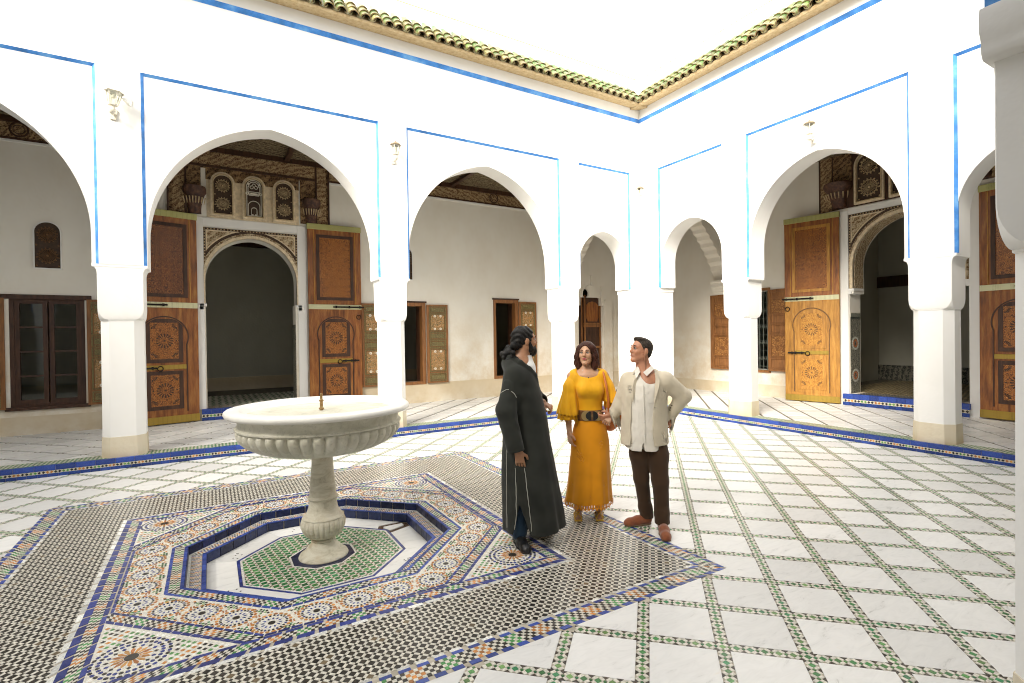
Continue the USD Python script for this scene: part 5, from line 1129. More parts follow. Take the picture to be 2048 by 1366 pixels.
# ---------------------------------------------------------------- people (frame: x to the right of the picture, y away from the viewer, z up)
class Vol:
    def __init__(self, lo, hi, h):
        self.lo, self.h = np.array(lo, float), h
        n = np.ceil((np.array(hi)-lo)/h).astype(int)+1
        self.ax = [self.lo[k]+h*np.arange(n[k]) for k in range(3)]
        self.D = np.full(n, 0.3, np.float32)
    def put(self, fn, lo, hi, k=.02, op='add', pad=.05):
        sl = []
        for a in range(3):
            i0, i1 = np.searchsorted(self.ax[a], (lo[a]-pad, hi[a]+pad)); sl.append(slice(i0, max(i1, i0)))
        if any(s.stop <= s.start for s in sl): return self
        X, Y, Z = np.meshgrid(self.ax[0][sl[0]], self.ax[1][sl[1]], self.ax[2][sl[2]], indexing='ij', sparse=True)
        d = fn(X, Y, Z).astype(np.float32); a = self.D[tuple(sl)]
        if op == 'add':
            hh = np.maximum(k-np.abs(a-d), 0)/k; r = np.minimum(a, d)-hh*hh*k*.25
        elif op == 'sub':
            hh = np.maximum(k-np.abs(a+d), 0)/k; r = np.maximum(a, -d)+hh*hh*k*.25
        else: r = np.maximum(a, d)
        self.D[tuple(sl)] = r; return self
    def cone(self, a, b, ra, rb, k=.02, op='add'):
        a, b = np.array(a, float), np.array(b, float); ba = b-a; l2 = ba@ba+1e-12
        def f(X, Y, Z):
            px, py, pz = X-a[0], Y-a[1], Z-a[2]
            t = np.clip((px*ba[0]+py*ba[1]+pz*ba[2])/l2, 0, 1)
            return np.sqrt((px-t*ba[0])**2+(py-t*ba[1])**2+(pz-t*ba[2])**2)-(ra+(rb-ra)*t)
        r = max(ra, rb); return self.put(f, np.minimum(a, b)-r, np.maximum(a, b)+r, k, op)
    def chain(self, pts, rs, k=.02, op='add'):
        for i in range(len(pts)-1): self.cone(pts[i], pts[i+1], rs[i], rs[i+1], k, op)
        return self
    def ell(self, c, r, R=None, k=.02, op='add'):
        c, r = np.array(c, float), np.array(r, float); R = np.eye(3) if R is None else np.asarray(R)   # rows of R: own axes
        def f(X, Y, Z):
            q = [R[i, 0]*(X-c[0])+R[i, 1]*(Y-c[1])+R[i, 2]*(Z-c[2]) for i in range(3)]
            k0 = np.sqrt(sum((q[i]/r[i])**2 for i in range(3))); k1 = np.sqrt(sum((q[i]/r[i]**2)**2 for i in range(3)))
            return k0*(k0-1)/np.maximum(k1, 1e-6)
        m = r.max(); return self.put(f, c-m, c+m, k, op)
    def profile(self, tab, k=.02, op='add', fold=None, grow=0.0, zr=None):
        """tab rows: z, cx, cy, rx, ry; elliptic sections joined smoothly; fold(theta, z) changes the radius by a factor."""
        T = np.array(tab, float); T = T[np.argsort(T[:, 0])]
        zz = np.linspace(T[0, 0], T[-1, 0], 200)
        from scipy.interpolate import PchipInterpolator
        C = PchipInterpolator(T[:, 0], T[:, 1:])(zz)
        z0, z1 = T[0, 0], T[-1, 0]
        def f(X, Y, Z):
            zc = np.clip(Z, z0, z1); cx, cy, rx, ry = [np.interp(zc, zz, C[:, i]) for i in range(4)]
            dx, dy = X-cx, Y-cy; s = 1.0
            if fold is not None: s = fold(np.arctan2(dy, dx), Z+0*dx)
            rx, ry = (rx+grow)*s, (ry+grow)*s
            e = np.sqrt((dx/rx)**2+(dy/ry)**2); side = (e-1)*np.minimum(rx, ry)
            return np.maximum(side, np.maximum(z0-Z, Z-z1))
        m = (T[:, 3:].max()+grow)*1.25
        return self.put(f, (T[:, 1].min()-m, T[:, 2].min()-m, z0), (T[:, 1].max()+m, T[:, 2].max()+m, z1), k, op)
    def plane(self, n, p, op='cut'):
        """Cuts away the side the normal n points to."""
        n = np.array(n, float); n /= np.linalg.norm(n); p = np.array(p, float)
        X, Y, Z = np.meshgrid(*self.ax, indexing='ij', sparse=True)
        self.D = np.maximum(self.D, ((X-p[0])*n[0]+(Y-p[1])*n[1]+(Z-p[2])*n[2]).astype(np.float32)); return self
    def field(self, fn):
        X, Y, Z = np.meshgrid(*self.ax, indexing='ij', sparse=True); self.D = fn(self.D, X, Y, Z).astype(np.float32); return self
    def mesh(self, smooth=4):
        D = np.pad(self.D, 1, constant_values=.3); ins = D < 0; s = np.array(D.shape)-1
        cnt = np.zeros(s, np.int8); 
        offs = [(i, j, k) for i in (0, 1) for j in (0, 1) for k in (0, 1)]
        for o in offs: cnt += ins[o[0]:o[0]+s[0], o[1]:o[1]+s[1], o[2]:o[2]+s[2]]
        act = (cnt > 0) & (cnt < 8); idx = np.full(s, -1, np.int64); cells = np.argwhere(act); idx[act] = np.arange(len(cells))
        acc = np.zeros((len(cells), 3)); num = np.zeros(len(cells))
        for o in offs:
            for a in range(3):
                if o[a]: continue
                p = list(o); p[a] = 1
                d0 = D[tuple((cells+o).T)]; d1 = D[tuple((cells+p).T)]; cr = (d0 < 0) != (d1 < 0)
                t = np.where(cr, d0/np.where(cr, d0-d1, 1), 0); pos = np.tile(np.array(o, float), (len(cells), 1)); pos[:, a] = t
                acc[cr] += pos[cr]; num[cr] += 1
        v = self.lo+(cells-1+acc/num[:, None])*self.h
        F = []
        for a in range(3):
            b, c = (a+1) % 3, (a+2) % 3
            lo = [slice(1, -1)]*3; lo[a] = slice(0, -1); hi = [slice(1, -1)]*3; hi[a] = slice(1, None)
            A, B = ins[tuple(lo)], ins[tuple(hi)]
            for sg, e in ((1, A & ~B), (-1, ~A & B)):
                q = np.argwhere(e); 
                if not len(q): continue
                base = q.copy(); 
                for ax_ in (b, c): base[:, ax_] += 1
                def cid(db, dc):
                    w = base.copy(); w[:, b] += db; w[:, c] += dc; return idx[tuple(w.T)]
                quad = np.stack([cid(-1, -1), cid(0, -1), cid(0, 0), cid(-1, 0)], 1)
                F.append(quad if sg > 0 else quad[:, ::-1])
        m = trimesh.Trimesh(v, tri(np.vstack(F)), process=False)
        if smooth: trimesh.smoothing.filter_taubin(m, lamb=.5, nu=.52, iterations=smooth)
        return m
def unit(v): v = np.array(v, float); return v/np.linalg.norm(v)
def head_frame(face, tilt=0.0, roll=0.0):
    f = unit([*face, 0]); l = np.array([-f[1], f[0], 0]); u = np.array([0, 0, 1.0])
    f2 = f*math.cos(tilt)+u*math.sin(tilt); u2 = np.cross(f2, l); return np.array([f2, l, u2])     # rows: forward, left, up
class Head:
    def __init__(self, o, face, tilt, s): self.o, self.R, self.s = np.array(o, float), head_frame(face, tilt), s
    def P(self, x, y, z): return self.o+self.s*(np.array([x, y, z])@self.R)
    def body(self, V, man=True):
        P, s, R = self.P, self.s, self.R
        V.ell(P(-.015, 0, .033), np.array([.098, .076, .086])*s, R, .01)
        V.ell(P(.030, 0, -.022), np.array([.062, .060, .088])*s, R, .02)
        jw = .048 if man else .040
        for e in (-1, 1):
            V.cone(P(0, e*jw, -.055), P(.062, e*.012, -.098), .026*s, .019*s, .025)
            V.ell(P(.062, e*.040, -.022), np.array([.022, .020, .020])*s, R, .02)
            V.cone(P(.080, e*.016, .030), P(.070, e*.044, .028), .011*s, .010*s, .015)
            V.ell(P(-.012, e*.079, -.008), np.array([.022, .011, .034])*s, R, .006)
            V.ell(P(.098, e*.031, .010), np.array([.012, .015, .010])*s, R, .012, 'sub')
            V.cone(P(.094, e*.009, -.025), P(.098, e*.011, -.023), .009*s, .008*s, .008)
        V.ell(P(.078, 0, -.100), np.array([.016, .020, .014])*s, R, .02)
        V.cone(P(.088, 0, .022), P(.110, 0, -.020), .008*s, .0115*s, .012)
        V.cone(P(.087, -.013, -.060), P(.087, .013, -.060), .0085*s, .0085*s, .008); V.cone(P(.088, -.015, -.050), P(.088, .015, -.050), .0065*s, .0065*s, .006)
        V.cone(P(-.03, 0, -.05), P(-.045, 0, -.17), (.058 if man else .046)*s, (.062 if man else .048)*s, .03)
    def extras(self, k, man, look=(0, 0), lip=(.40, .13, .10), brow='brow_hair'):
        P, s = self.P, self.s
        for e in (-1, 1):
            c = P(.0805, e*.031, .010); b = trimesh.creation.icosphere(2, .0125*s); b.apply_translation(c); part(k, 'eye', b, 'eye_white', smooth=True)
            d = unit(np.array([1, look[0], look[1]])@self.R); i = trimesh.creation.icosphere(2, .0078*s); i.apply_translation(c+d*.0072*s); part(k, 'iris', i, 'eye_dark', smooth=True)
            part(k, 'eyelid', tube([P(.088, e*.017, .010), P(.0935, e*.026, .0185), P(.092, e*.036, .0185), P(.083, e*.047, .011)], .0023*s, 5), 'brow_hair')
            part(k, 'eyebrow', tube([P(.094, e*.014, .030), P(.0945, e*.028, .0375), P(.083, e*.049, .034)], np.array([.0036, .0042, .002])*s*(1 if man else .8), 6), brow)
        part(k, 'lips', [tube([P(.083, -.024, -.0545), P(.0965, -.009, -.0600), P(.0965, .009, -.0600), P(.083, .024, -.0545)], np.array([.002, .0058, .0058, .002])*s, 7), tube([P(.083, -.025, -.053), P(.0965, -.008, -.0495), P(.0965, .008, -.0495), P(.083, .025, -.053)], np.array([.002, .0042, .0042, .002])*s, 7)], 'lips' if not man else 'lips_man', smooth=60)
def hand(w, d, n, side, s=1.0, curl=.5, spread=.02, thumb=True):
    """w wrist, d the way the fingers point, n out of the back of the hand, side the thumb's side."""
    d, n = unit(d), unit(n); n = unit(n-d*(n@d)); t = np.array(side, float); t = unit(t-d*(t@d)-n*(t@n)); w = np.array(w, float)
    V = Vol(w+d*.09-.13, w+d*.09+.13, .0034); V.cone(w-d*.03, w+d*.01, .026*s, .024*s, .01)
    for u in (-.026, -.009, .009, .026): V.cone(w+t*u*.7*s, w+d*.082*s+t*u*s, .016*s, .0135*s, .012)
    for i, (u, L) in enumerate(((.034, .068), (.0115, .078), (-.0115, .072), (-.033, .056))):
        p = w+d*.086*s+t*u*s; a = 0.15; q = d
        for seg, (f, r0, r1) in enumerate(((.45, .0088, .0082), (.32, .0082, .0076), (.26, .0076, .0064))):
            a += curl*(.55+.12*i if seg == 0 else .8); q = unit(d*math.cos(a)-n*math.sin(a)+t*u*spread*8); e = p+q*L*f*s
            V.cone(p, e, r0*s, r1*s, .003); p = e
    if thumb:
        p = w+d*.022*s+t*.026*s-n*.006*s; e = p+(d*.55+t*.75-n*.25)*.042*s; V.cone(p, e, .0145*s, .0105*s, .01); V.cone(e, e+(d*.9+t*.1-n*.35)*.030*s, .0105*s, .0085*s, .004)
    return V.mesh(2)
def skin(name, c, c2): plain(name, c, .48, var=.15, scale=18, bump=.12, bscale=160, sss=.12, color2=c2, coords='pos', dist=.002)
skin('skin_brown', (.40, .20, .11), (.46, .24, .14)); skin('skin_olive', (.52, .29, .17), (.58, .33, .21)); skin('skin_ruddy', (.52, .24, .14), (.60, .30, .19))
plain('eye_white', (.50, .46, .42), .3); plain('eye_dark', (.025, .014, .008), .15); plain('brow_hair', (.02, .013, .009), .6); plain('lips', (.44, .10, .10), .35); plain('lips_man', (.42, .19, .14), .5)
def hair(name, c, c2, sc=70):
    material(name, {'g': ('geometry', {}), 'mp': ('mapping', {'scale': (1, 1, .25)}), 'n': ('noise_texture', {'scale': sc, 'detail': 4.0, 'distortion': 1.5}), 'r': ('rgb_ramp', {'ramp': [(.35, c), (.65, c2)]}), 'b': ('bump', {'strength': .8, 'distance': .004}), 'p': ('principled_bsdf', {'roughness': .55, 'specular_ior_level': .22})},
        [('g.position', 'mp.vector'), ('mp.vector', 'n.vector'), ('n.fac', 'r.fac'), ('r.color', 'p.base_color'), ('n.fac', 'b.height'), ('b.normal', 'p.normal')])
hair('hair_black', (.004, .004, .004), (.018, .016, .015)); hair('hair_brown', (.016, .006, .004), (.070, .022, .012)); hair('hair_short', (.022, .016, .012), (.07, .055, .042), 110)
def cloth(name, c, rough=.85, sheen=.3, weave=420, var=.10, wr=.25, c2=None):
    material(name, {'g': ('geometry', {}), 'n': ('noise_texture', {'scale': 5.0, 'detail': 5.0}), 'r': ('rgb_ramp', {'ramp': [(.3, [x*(1-var) for x in c]), (.7, c2 or [x*(1+var) for x in c])]}), 'n2': ('noise_texture', {'scale': 16.0, 'detail': 3.0, 'distortion': .6}), 'n3': ('noise_texture', {'scale': weave, 'detail': 1.0}),
        'm': ('math', {'math_type': 'multiply_add', 'value2': .12}), 'b': ('bump', {'strength': wr, 'distance': .012}), 'p': ('principled_bsdf', {'roughness': rough, 'sheen_weight': sheen, 'specular_ior_level': .2})},
        [('g.position', 'n.vector'), ('n.fac', 'r.fac'), ('r.color', 'p.base_color'), ('g.position', 'n2.vector'), ('g.position', 'n3.vector'), ('n3.fac', 'm.value1'), ('n2.fac', 'm.value3'), ('m.value', 'b.height'), ('b.normal', 'p.normal')])
cloth('wool_dark', (.024, .026, .022), wr=.25, sheen=.12, var=.3); cloth('denim', (.030, .065, .115), var=.45, wr=.5); cloth('white_cotton', (.78, .78, .78), wr=.25); cloth('yellow_jersey', (.80, .40, .012), .6, wr=.12, sheen=.1); cloth('ochre_jersey', (.68, .27, .008), .6, wr=.10, sheen=.1); cloth('lace', (.66, .25, .02), wr=.5)
cloth('cream_linen', (.64, .57, .44), wr=.45); cloth('ivory_linen', (.82, .78, .70), wr=.5); cloth('brown_cotton', (.060, .033, .017), wr=.4, sheen=.15); plain('black_leather', (.012, .012, .012), .28, bump=.2, bscale=60); plain('suede', (.26, .075, .025), .85, var=.2, scale=40, sheen=.4); plain('tan_leather', (.50, .15, .03), .42, var=.2, scale=14, bump=.2, bscale=120)
plain('belt_leather', (.16, .075, .03), .5, var=.2, scale=20); plain('buckle_gold', (.50, .36, .16), .35, metallic=.8); plain('yellow_leather', (.78, .50, .08), .45); plain('rubber_sole', (.20, .13, .08), .8); plain('stitch', (.50, .50, .45), .8); plain('silver', (.7, .7, .7), .3, metallic=1.0)
def person(o, label): return thing('person', label, 'person', loc=(o[0], o[1], 0), rz=-YAW)
rnd = lambda s: np.random.default_rng(s)
def wav(X, Y, Z, f, seed):
    r = rnd(seed); out = 0
    for _ in range(4):
        k = r.normal(size=3); k = k/np.linalg.norm(k)*f; out = out+np.sin(k[0]*X+k[1]*Y+k[2]*Z+r.uniform(0, 6.3))
    return out/4
def shoe(k, heel, toe, mat, w=.046, h=.075, sole='rubber_sole', name='shoe', vamp=True, opening=None):
    heel, toe = np.array([*heel, 0.]), np.array([*toe, 0.]); d = unit(toe-heel); l = np.array([-d[1], d[0], 0]); L = np.linalg.norm(toe-heel)
    lo = np.minimum(heel, toe)-.08; hi = np.maximum(heel, toe)+.08
    V = Vol((lo[0], lo[1], -.005), (hi[0], hi[1], .16), .005); up = np.array([0, 0, 1.0])
    V.cone(heel+d*.035+up*.045, heel+d*(L*.5)+up*.042, .036, .040, .03); V.cone(heel+d*(L*.5)+up*.036, heel+d*(L-.045)+up*.026, .043, w*.86, .03); V.cone(heel+d*(L-.05)+up*.026, heel+d*(L-.030)+up*.022, w*.86, .030, .03)
    V.cone(heel+d*.045+up*.045, heel+d*.055+up*h, .040, .040, .03)
    V.plane([0, 0, -1], [0, 0, .012]); V.plane([0, 0, 1], [0, 0, h+.02]) if True else None
    p = part(k, name, V.mesh(3), mat, smooth=True)
    S = Vol((lo[0], lo[1], -.01), (hi[0], hi[1], .05), .005)
    S.cone(heel+d*.04+up*.01, heel+d*(L*.5)+up*.01, .040, .044, .02); S.cone(heel+d*(L*.5)+up*.01, heel+d*(L-.045)+up*.01, .045, w*.92, .02); S.plane([0, 0, -1], [0, 0, .001]); S.plane([0, 0, 1], [0, 0, .016])
    part(k, 'sole', S.mesh(1), sole, smooth=40)
    return d, l, L

# ===== man in the long dark hooded robe, seen from behind his right shoulder
O1 = (-1.003, 1.564)
k = person(O1, 'bearded man with black ponytail in long dark hooded robe beside the fountain mosaic')
H1 = Head((-.022, .01, 1.697), (math.cos(.42), math.sin(.42)), .02, .98)
V = Vol((-.34, -.36, -.01), (.34, .36, 1.86), .006); H1.body(V)
V.chain([(-.055, -.01, 1.52), (-.07, 0, 1.42), (-.06, 0, 1.15), (-.05, 0, .95)], [.07, .12, .115, .13], .06)
V.cone((-.07, 0, 1.44), (-.11, -.13, 1.42), .07, .06, .05); V.cone((-.07, 0, 1.44), (-.02, .15, 1.42), .07, .06, .05)
V.chain([(-.13, -.15, 1.42), (-.165, -.20, 1.13), (-.085, -.215, .815)], [.052, .042, .028], .02); V.chain([(-.02, .16, 1.42), (.05, .20, 1.17), (.13, .09, 1.155)], [.052, .042, .030], .02)
V.chain([(-.06, -.09, .95), (-.07, -.08, .5), (-.085, -.075, .07)], [.085, .058, .042], .03); V.chain([(-.04, .09, .95), (-.0, .10, .5), (.035, .12, .07)], [.085, .058, .042], .03)
hands = [hand((-.083, -.215, .800), (.10, 0, -1), (-.25, -1, 0), (1, -.2, .1), 1.0, .38), hand((.125, .085, 1.150), (.75, -.2, -.35), (.3, -.3, 1), (.2, -.9, .1), .95, 1.15)]
part(k, 'body', [V.mesh(3)]+hands, 'skin_brown', smooth=True); H1.extras(k, True)
# hair: slicked back and tied
P = H1.P; V = Vol((-.30, -.2, 1.35), (.16, .2, 1.86), .005)
V.ell(P(-.022, 0, .036), np.array([.104, .086, .094])*.98, H1.R, .01); V.ell(P(-.075, 0, -.03), (.052, .066, .055), H1.R, .03)
f, l, u = H1.R
V.plane(unit(f*.93+u*.36*-1), P(.066, 0, .072)); V.plane(unit(f*.75-u*.66), P(.026, 0, -.012))
V.field(lambda D, X, Y, Z: D+.0035*np.sin(150*((X-P(0, 0, 0)[0])*u[0]+(Y-P(0, 0, 0)[1])*u[1]+(Z-P(0, 0, 0)[2])*u[2])+8*np.sin(20*X))*1.0)
r = rnd(3)
for q in range(34):
    t = r.uniform(0, 1); c = P(-.115-.075*t+r.normal(0, .016), r.normal(0, .032), -.065-.085*t+r.normal(0, .022)); V.ell(c, np.array([.028, .028, .026])*r.uniform(.7, 1.15), None, .008)
part(k, 'hair', V.mesh(1), 'hair_black', smooth=True)
V = Vol((-.05, -.12, 1.5), (.18, .16, 1.74), .004)
V.ell(P(.052, 0, -.085), (.052, .057, .046), H1.R, .02); V.ell(P(.070, 0, -.105), (.034, .040, .036), H1.R, .02)
for e in (-1, 1): V.cone(P(.004, e*.064, .000), P(.030, e*.056, -.075), .014, .028, .02); V.cone(P(.094, e*.006, -.043), P(.080, e*.030, -.056), .007, .010, .01)
V.ell(P(.104, 0, -.030), (.030, .034, .014), H1.R, .006, 'sub')
V.field(lambda D, X, Y, Z: D+.0022*wav(X, Y, Z, 300, 5))
part(k, 'beard', V.mesh(1), 'hair_black', smooth=True)
# white shirt collar
V = Vol((-.2, -.2, 1.36), (.14, .2, 1.60), .005)
T = [(1.42, .000, .0, .070, .085), (1.48, -.018, -.003, .084, .094), (1.53, -.032, .003, .078, .078), (1.572, -.042, .005, .075, .070)]
V.profile(T); V.profile([(a, b, c, d-.008, e-.008) for a, b, c, d, e in [(1.50, -.03, .005, .080, .080)]+T[2:]+[(1.62, -.042, .005, .075, .070)]], .002, 'sub')
part(k, 'shirt_collar', V.mesh(2), 'white_cotton', smooth=True)
# robe
TR = [(.118, .030, .0, .268, .262), (.35, .012, .0, .252, .240), (.6, -.008, 0, .232, .218), (.85, -.022, 0, .205, .198), (1.0, -.025, 0, .190, .188), (1.2, -.042, 0, .166, .185), (1.33, -.055, 0, .148, .190), (1.42, -.062, 0, .130, .180), (1.48, -.058, 0, .110, .140), (1.53, -.050, 0, .088, .095)]
fold1 = lambda th, z: 1+np.clip(1.15-z, 0, 1)*(.040*np.sin(5*th+.8+1.2*z)+.022*np.sin(9*th+2.3-1.5*z)+.012*np.sin(15*th+z))
V = Vol((-.36, -.36, .08), (.38, .36, 1.64), .0065)
V.profile(TR, fold=fold1)
V.chain([(-.115, -.135, 1.425), (-.172, -.190, 1.15)], [.082, .076], .05)
V.chain([(-.01, .155, 1.42), (.055, .205, 1.17)], [.080, .076], .035)
V.ell((-.150, -.01, 1.500), (.070, .130, .075), None, .05)                          # hood lying on the back
for a, b in (((-.135, -.075, 1.555), (.005, -.085, 1.475)), ((-.135, .075, 1.555), (.03, .06, 1.475)), ((-.145, -.07, 1.555), (-.145, .07, 1.555))): V.cone(a, b, .034, .026, .02)
V.cone((.005, -.085, 1.475), (.060, -.045, 1.35), .024, .016, .03)
V.ell((.030, -.030, 1.545), (.110, .112, .105), None, .01, 'sub'); V.profile([(1.44, -.02, .005, .060, .060), (1.50, -.032, .005, .080, .078), (1.64, -.050, .005, .095, .092)], .01, 'sub')
for a, b in zip([(-.140, .02, 1.56), (-.125, -.085, 1.553), (-.060, -.128, 1.520), (.010, -.110, 1.462), (.058, -.060, 1.405)], [(-.125, -.085, 1.553), (-.060, -.128, 1.520), (.010, -.110, 1.462), (.058, -.060, 1.405), (.072, -.03, 1.34)]): V.cone(a, b, .021, .019, .012)
for a, b in zip([(-.140, .02, 1.56), (-.11, .105, 1.545), (-.02, .12, 1.49)], [(-.11, .105, 1.545), (-.02, .12, 1.49), (.06, .03, 1.40)]): V.cone(a, b, .021, .019, .012)
V.field(lambda D, X, Y, Z: np.where(Z < 1.0, np.maximum(D, -(D+.013)), D))
V.field(lambda D, X, Y, Z: np.maximum(D, np.where((Y < -.10) & (np.abs(X+.080-.06*(.36-Z)) < .070*np.clip((.36-Z)/.24, 0, 1)), .02, -.3)))
V.field(lambda D, X, Y, Z: D+.0026*wav(X, Y, Z*.6, 24, 8)+.0018*wav(X, Y, Z, 55, 9)+.004*np.sin(46*(X*.5+Z*.9-.5*Y))*np.exp(-((X+.05)**2+(Z-1.27)**2)/.010))
def sleeve(pts, rs, cut_n, cut_p, h=.0055, thick=.014, frill=None, seed=1, amp=.003):
    p = np.array(pts); m = max(rs)+.03
    S = Vol(p.min(0)-m, p.max(0)+m, h); S.chain(pts, rs, .03)
    S.field(lambda D, X, Y, Z: D+amp*wav(X, Y, Z, 55, seed)+amp*.6*wav(X, Y, Z, 100, seed+1))
    if frill: S.field(frill)
    S.field(lambda D, X, Y, Z: np.maximum(D, -(D+thick))); S.plane(cut_n, cut_p)
    return S.mesh(3)
slv = [sleeve([(-.140, -.165, 1.34), (-.180, -.212, 1.13), (-.100, -.226, .78)], [.070, .080, .072], (.14, 0, -1), (-.10, -.22, .805), seed=14, amp=.004),
       sleeve([(.03, .19, 1.26), (.060, .205, 1.17), (.150, .105, 1.15)], [.074, .078, .064], (1, -.9, 0), (.125, .115, 1.15), seed=15)]
rb = V.mesh(4); part(k, 'robe', [rb]+slv, 'wool_dark', smooth=True)
tree = cKDTree(rb.vertices); nr = rb.vertex_normals
def on_robe(line):
    out = []
    for x, z in line:
        zc = np.interp(z, [t[0] for t in TR], np.arange(len(TR))); i = int(zc); fr = zc-i; a = np.array(TR[i]); b = np.array(TR[min(i+1, len(TR)-1)]); c = a+(b-a)*fr
        y = c[2]-c[4]*1.03*math.sqrt(max(.02, 1-((x-c[1])/c[3])**2)); d, q = tree.query((x, y, z)); out.append(rb.vertices[q]+nr[q]*.0015)
    o = np.array(out); o[1:-1] = (o[:-2]+2*o[1:-1]+o[2:])/4; return o
for line in ([(-.185, z) for z in np.linspace(.95, .16, 26)], [(-.120+.012*math.sin(4*z), z) for z in np.linspace(.66, .16, 20)], [(-.04+.10*(.66-z), z) for z in np.linspace(.66, .16, 20)]):
    part(k, 'seam', tube(on_robe(line), .0022, 5), 'stitch')
ss = slv[0]; ts = cKDTree(np.vstack([ss.vertices, rb.vertices])); nv = np.vstack([ss.vertex_normals, rb.vertex_normals]); vv = ts.data
def on_s(pts): q = ts.query(np.array(pts))[1]; return vv[q]+nv[q]*.002
part(k, 'seam', tube(on_s([(-.245, -.20, 1.275), (-.225, -.25, 1.300), (-.190, -.28, 1.315), (-.16, -.28, 1.315)]), .002, 5), 'stitch'); part(k, 'seam', tube(on_s([(-.13, -.27, 1.295), (-.105, -.25, 1.27), (-.085, -.24, 1.235)]), .002, 5), 'stitch')
V = Vol((-.2, -.2, .03), (.15, .25, .6), .006)
V.chain([(-.07, -.085, .58), (-.082, -.08, .30), (-.088, -.085, .13), (-.088, -.09, .085)], [.068, .062, .060, .064], .02); V.chain([(-.0, .10, .58), (.02, .115, .30), (.035, .12, .13), (.035, .12, .085)], [.068, .062, .060, .062], .02)
V.field(lambda D, X, Y, Z: D+.004*wav(X*.5, Y*.5, Z, 90, 12)*np.clip(.4-Z, 0, .3)/.3)
part(k, 'jeans', V.mesh(2), 'denim', smooth=True)
shoe(k, (-.115, -.035), (-.02, -.320), 'black_leather', .044, .085, 'black_leather'); shoe(k, (-.0, .095), (.215, .195), 'black_leather', .044, .085, 'black_leather')

# ===== woman in the long yellow dress
O2 = (-.284, 1.664)
k = person(O2, 'smiling woman in long mustard yellow dress with wide brown belt between two men')
H2 = Head((-.005, -.005, 1.562), (-.34, -.94), .05, .90)
V = Vol((-.34, -.36, -.01), (.36, .34, 1.74), .006); H2.body(V, False)
V.chain([(.0, .03, 1.42), (.01, .03, 1.33), (.015, .02, 1.10), (.02, .02, .92)], [.045, .085, .080, .085], .05)
V.ell((.005, -.005, 1.355), (.125, .070, .045), None, .05)
V.cone((.0, .03, 1.385), (-.125, .02, 1.350), .05, .046, .04); V.cone((.0, .03, 1.385), (.148, .02, 1.350), .05, .046, .04)
V.chain([(-.145, .02, 1.345), (-.185, .04, 1.06), (-.178, -.04, .835)], [.046, .036, .025], .02); V.chain([(.165, .02, 1.345), (.232, .02, 1.10), (.215, -.10, 1.005)], [.046, .036, .026], .02)
V.chain([(-.025, .03, .86), (-.07, .05, .5), (-.09, .13, .07)], [.075, .055, .036], .03); V.chain([(.065, .03, .86), (.10, .05, .5), (.115, .13, .07)], [.075, .055, .036], .03)
for hx, tx in ((-.080, -.105), (.125, .095)): V.cone((hx, .14, .045), (tx, -.02, .030), .030, .026, .03); V.cone((tx-.012, -.03, .024), (tx-.014, -.05, .018), .016, .012, .01); V.cone((tx+.012, -.03, .024), (tx+.014, -.045, .018), .014, .010, .01)
hands = [hand((-.178, -.045, .825), (.08, -.10, -1), (-.9, -.4, 0), (.3, -1, 0), .90, .45), hand((.210, -.112, .995), (-.60, -.35, -.55), (-.2, -.8, .55), (-.3, -.1, 1), .88, 1.0)]
V.plane([0, 0, -1], (0, 0, .012))
part(k, 'body', [V.mesh(3)]+hands, 'skin_olive', smooth=True); H2.extras(k, False, look=(-.35, .15))
P = H2.P; f, l, u = H2.R
V = Vol((-.2, -.2, 1.34), (.2, .2, 1.74), .005)
V.ell(P(-.022, 0, .036), np.array([.112, .094, .098])*.9, H2.R, .01)
for e in (-1, 1): V.chain([P(.010, e*.072, .055), P(.000, e*.092, -.03), P(-.012, e*.094, -.105), P(.004, e*.088, -.150)], [.030, .033, .034, .020], .02); V.cone(P(-.05, e*.05, .0), P(-.055, e*.055, -.13), .052, .045, .03)
V.cone(P(-.06, 0, 0), P(-.065, 0, -.13), .06, .05, .03)
V.ell(P(.085, 0, -.030), (.070, .054, .100), H2.R, .012, 'sub'); V.cone(P(.09, 0, -.1), P(.09, 0, -.24), .06, .07, .012, 'sub'); V.cone(P(.02, 0, -.06), P(-.02, 0, -.3), .042, .05, .01, 'sub')
V.cone(P(.08, .012, .118), P(-.02, .012, .140), .003, .003, .008, 'sub')
V.field(lambda D, X, Y, Z: D+.0022*np.sin(260*X+25*np.sin(14*Z))*np.clip((1.66-Z)*9, 0.15, 1))
part(k, 'hair', V.mesh(2), 'hair_brown', smooth=True)
# blouse
TB = [(.985, .022, .02, .128, .096), (1.05, .022, .02, .122, .094), (1.14, .020, .012, .130, .108), (1.235, .016, .000, .142, .124), (1.30, .012, .010, .146, .112), (1.365, .010, .02, .150, .092), (1.40, .010, .025, .13, .075), (1.42, .010, .03, .09, .055)]
gather = lambda th, z: 1+np.clip((z-1.10)/.15, 0, 1)*.013*np.sin(30*th)*np.clip((1.42-z)/.1, 0, 1)+np.clip(1.12-z, 0, .14)*.09*np.sin(11*th+1)
V = Vol((-.36, -.26, .90), (.36, .24, 1.46), .006)
V.profile(TB, fold=gather)
for e in (-1, 1): V.ell((.018+e*.058, -.078, 1.225), (.058, .050, .058), None, .05)
V.chain([(-.108, .02, 1.352), (-.148, .005, 1.27)], [.066, .064], .03); V.chain([(.132, .02, 1.352), (.175, .012, 1.28)], [.066, .062], .03)
V.ell((.002, -.06, 1.458), (.128, .125, .118), None, .008, 'sub'); V.cone((0, .03, 1.40), (0, .03, 1.5), .07, .09, .01, 'sub')
V.field(lambda D, X, Y, Z: D+.002*wav(X, Y, Z, 38, 21))
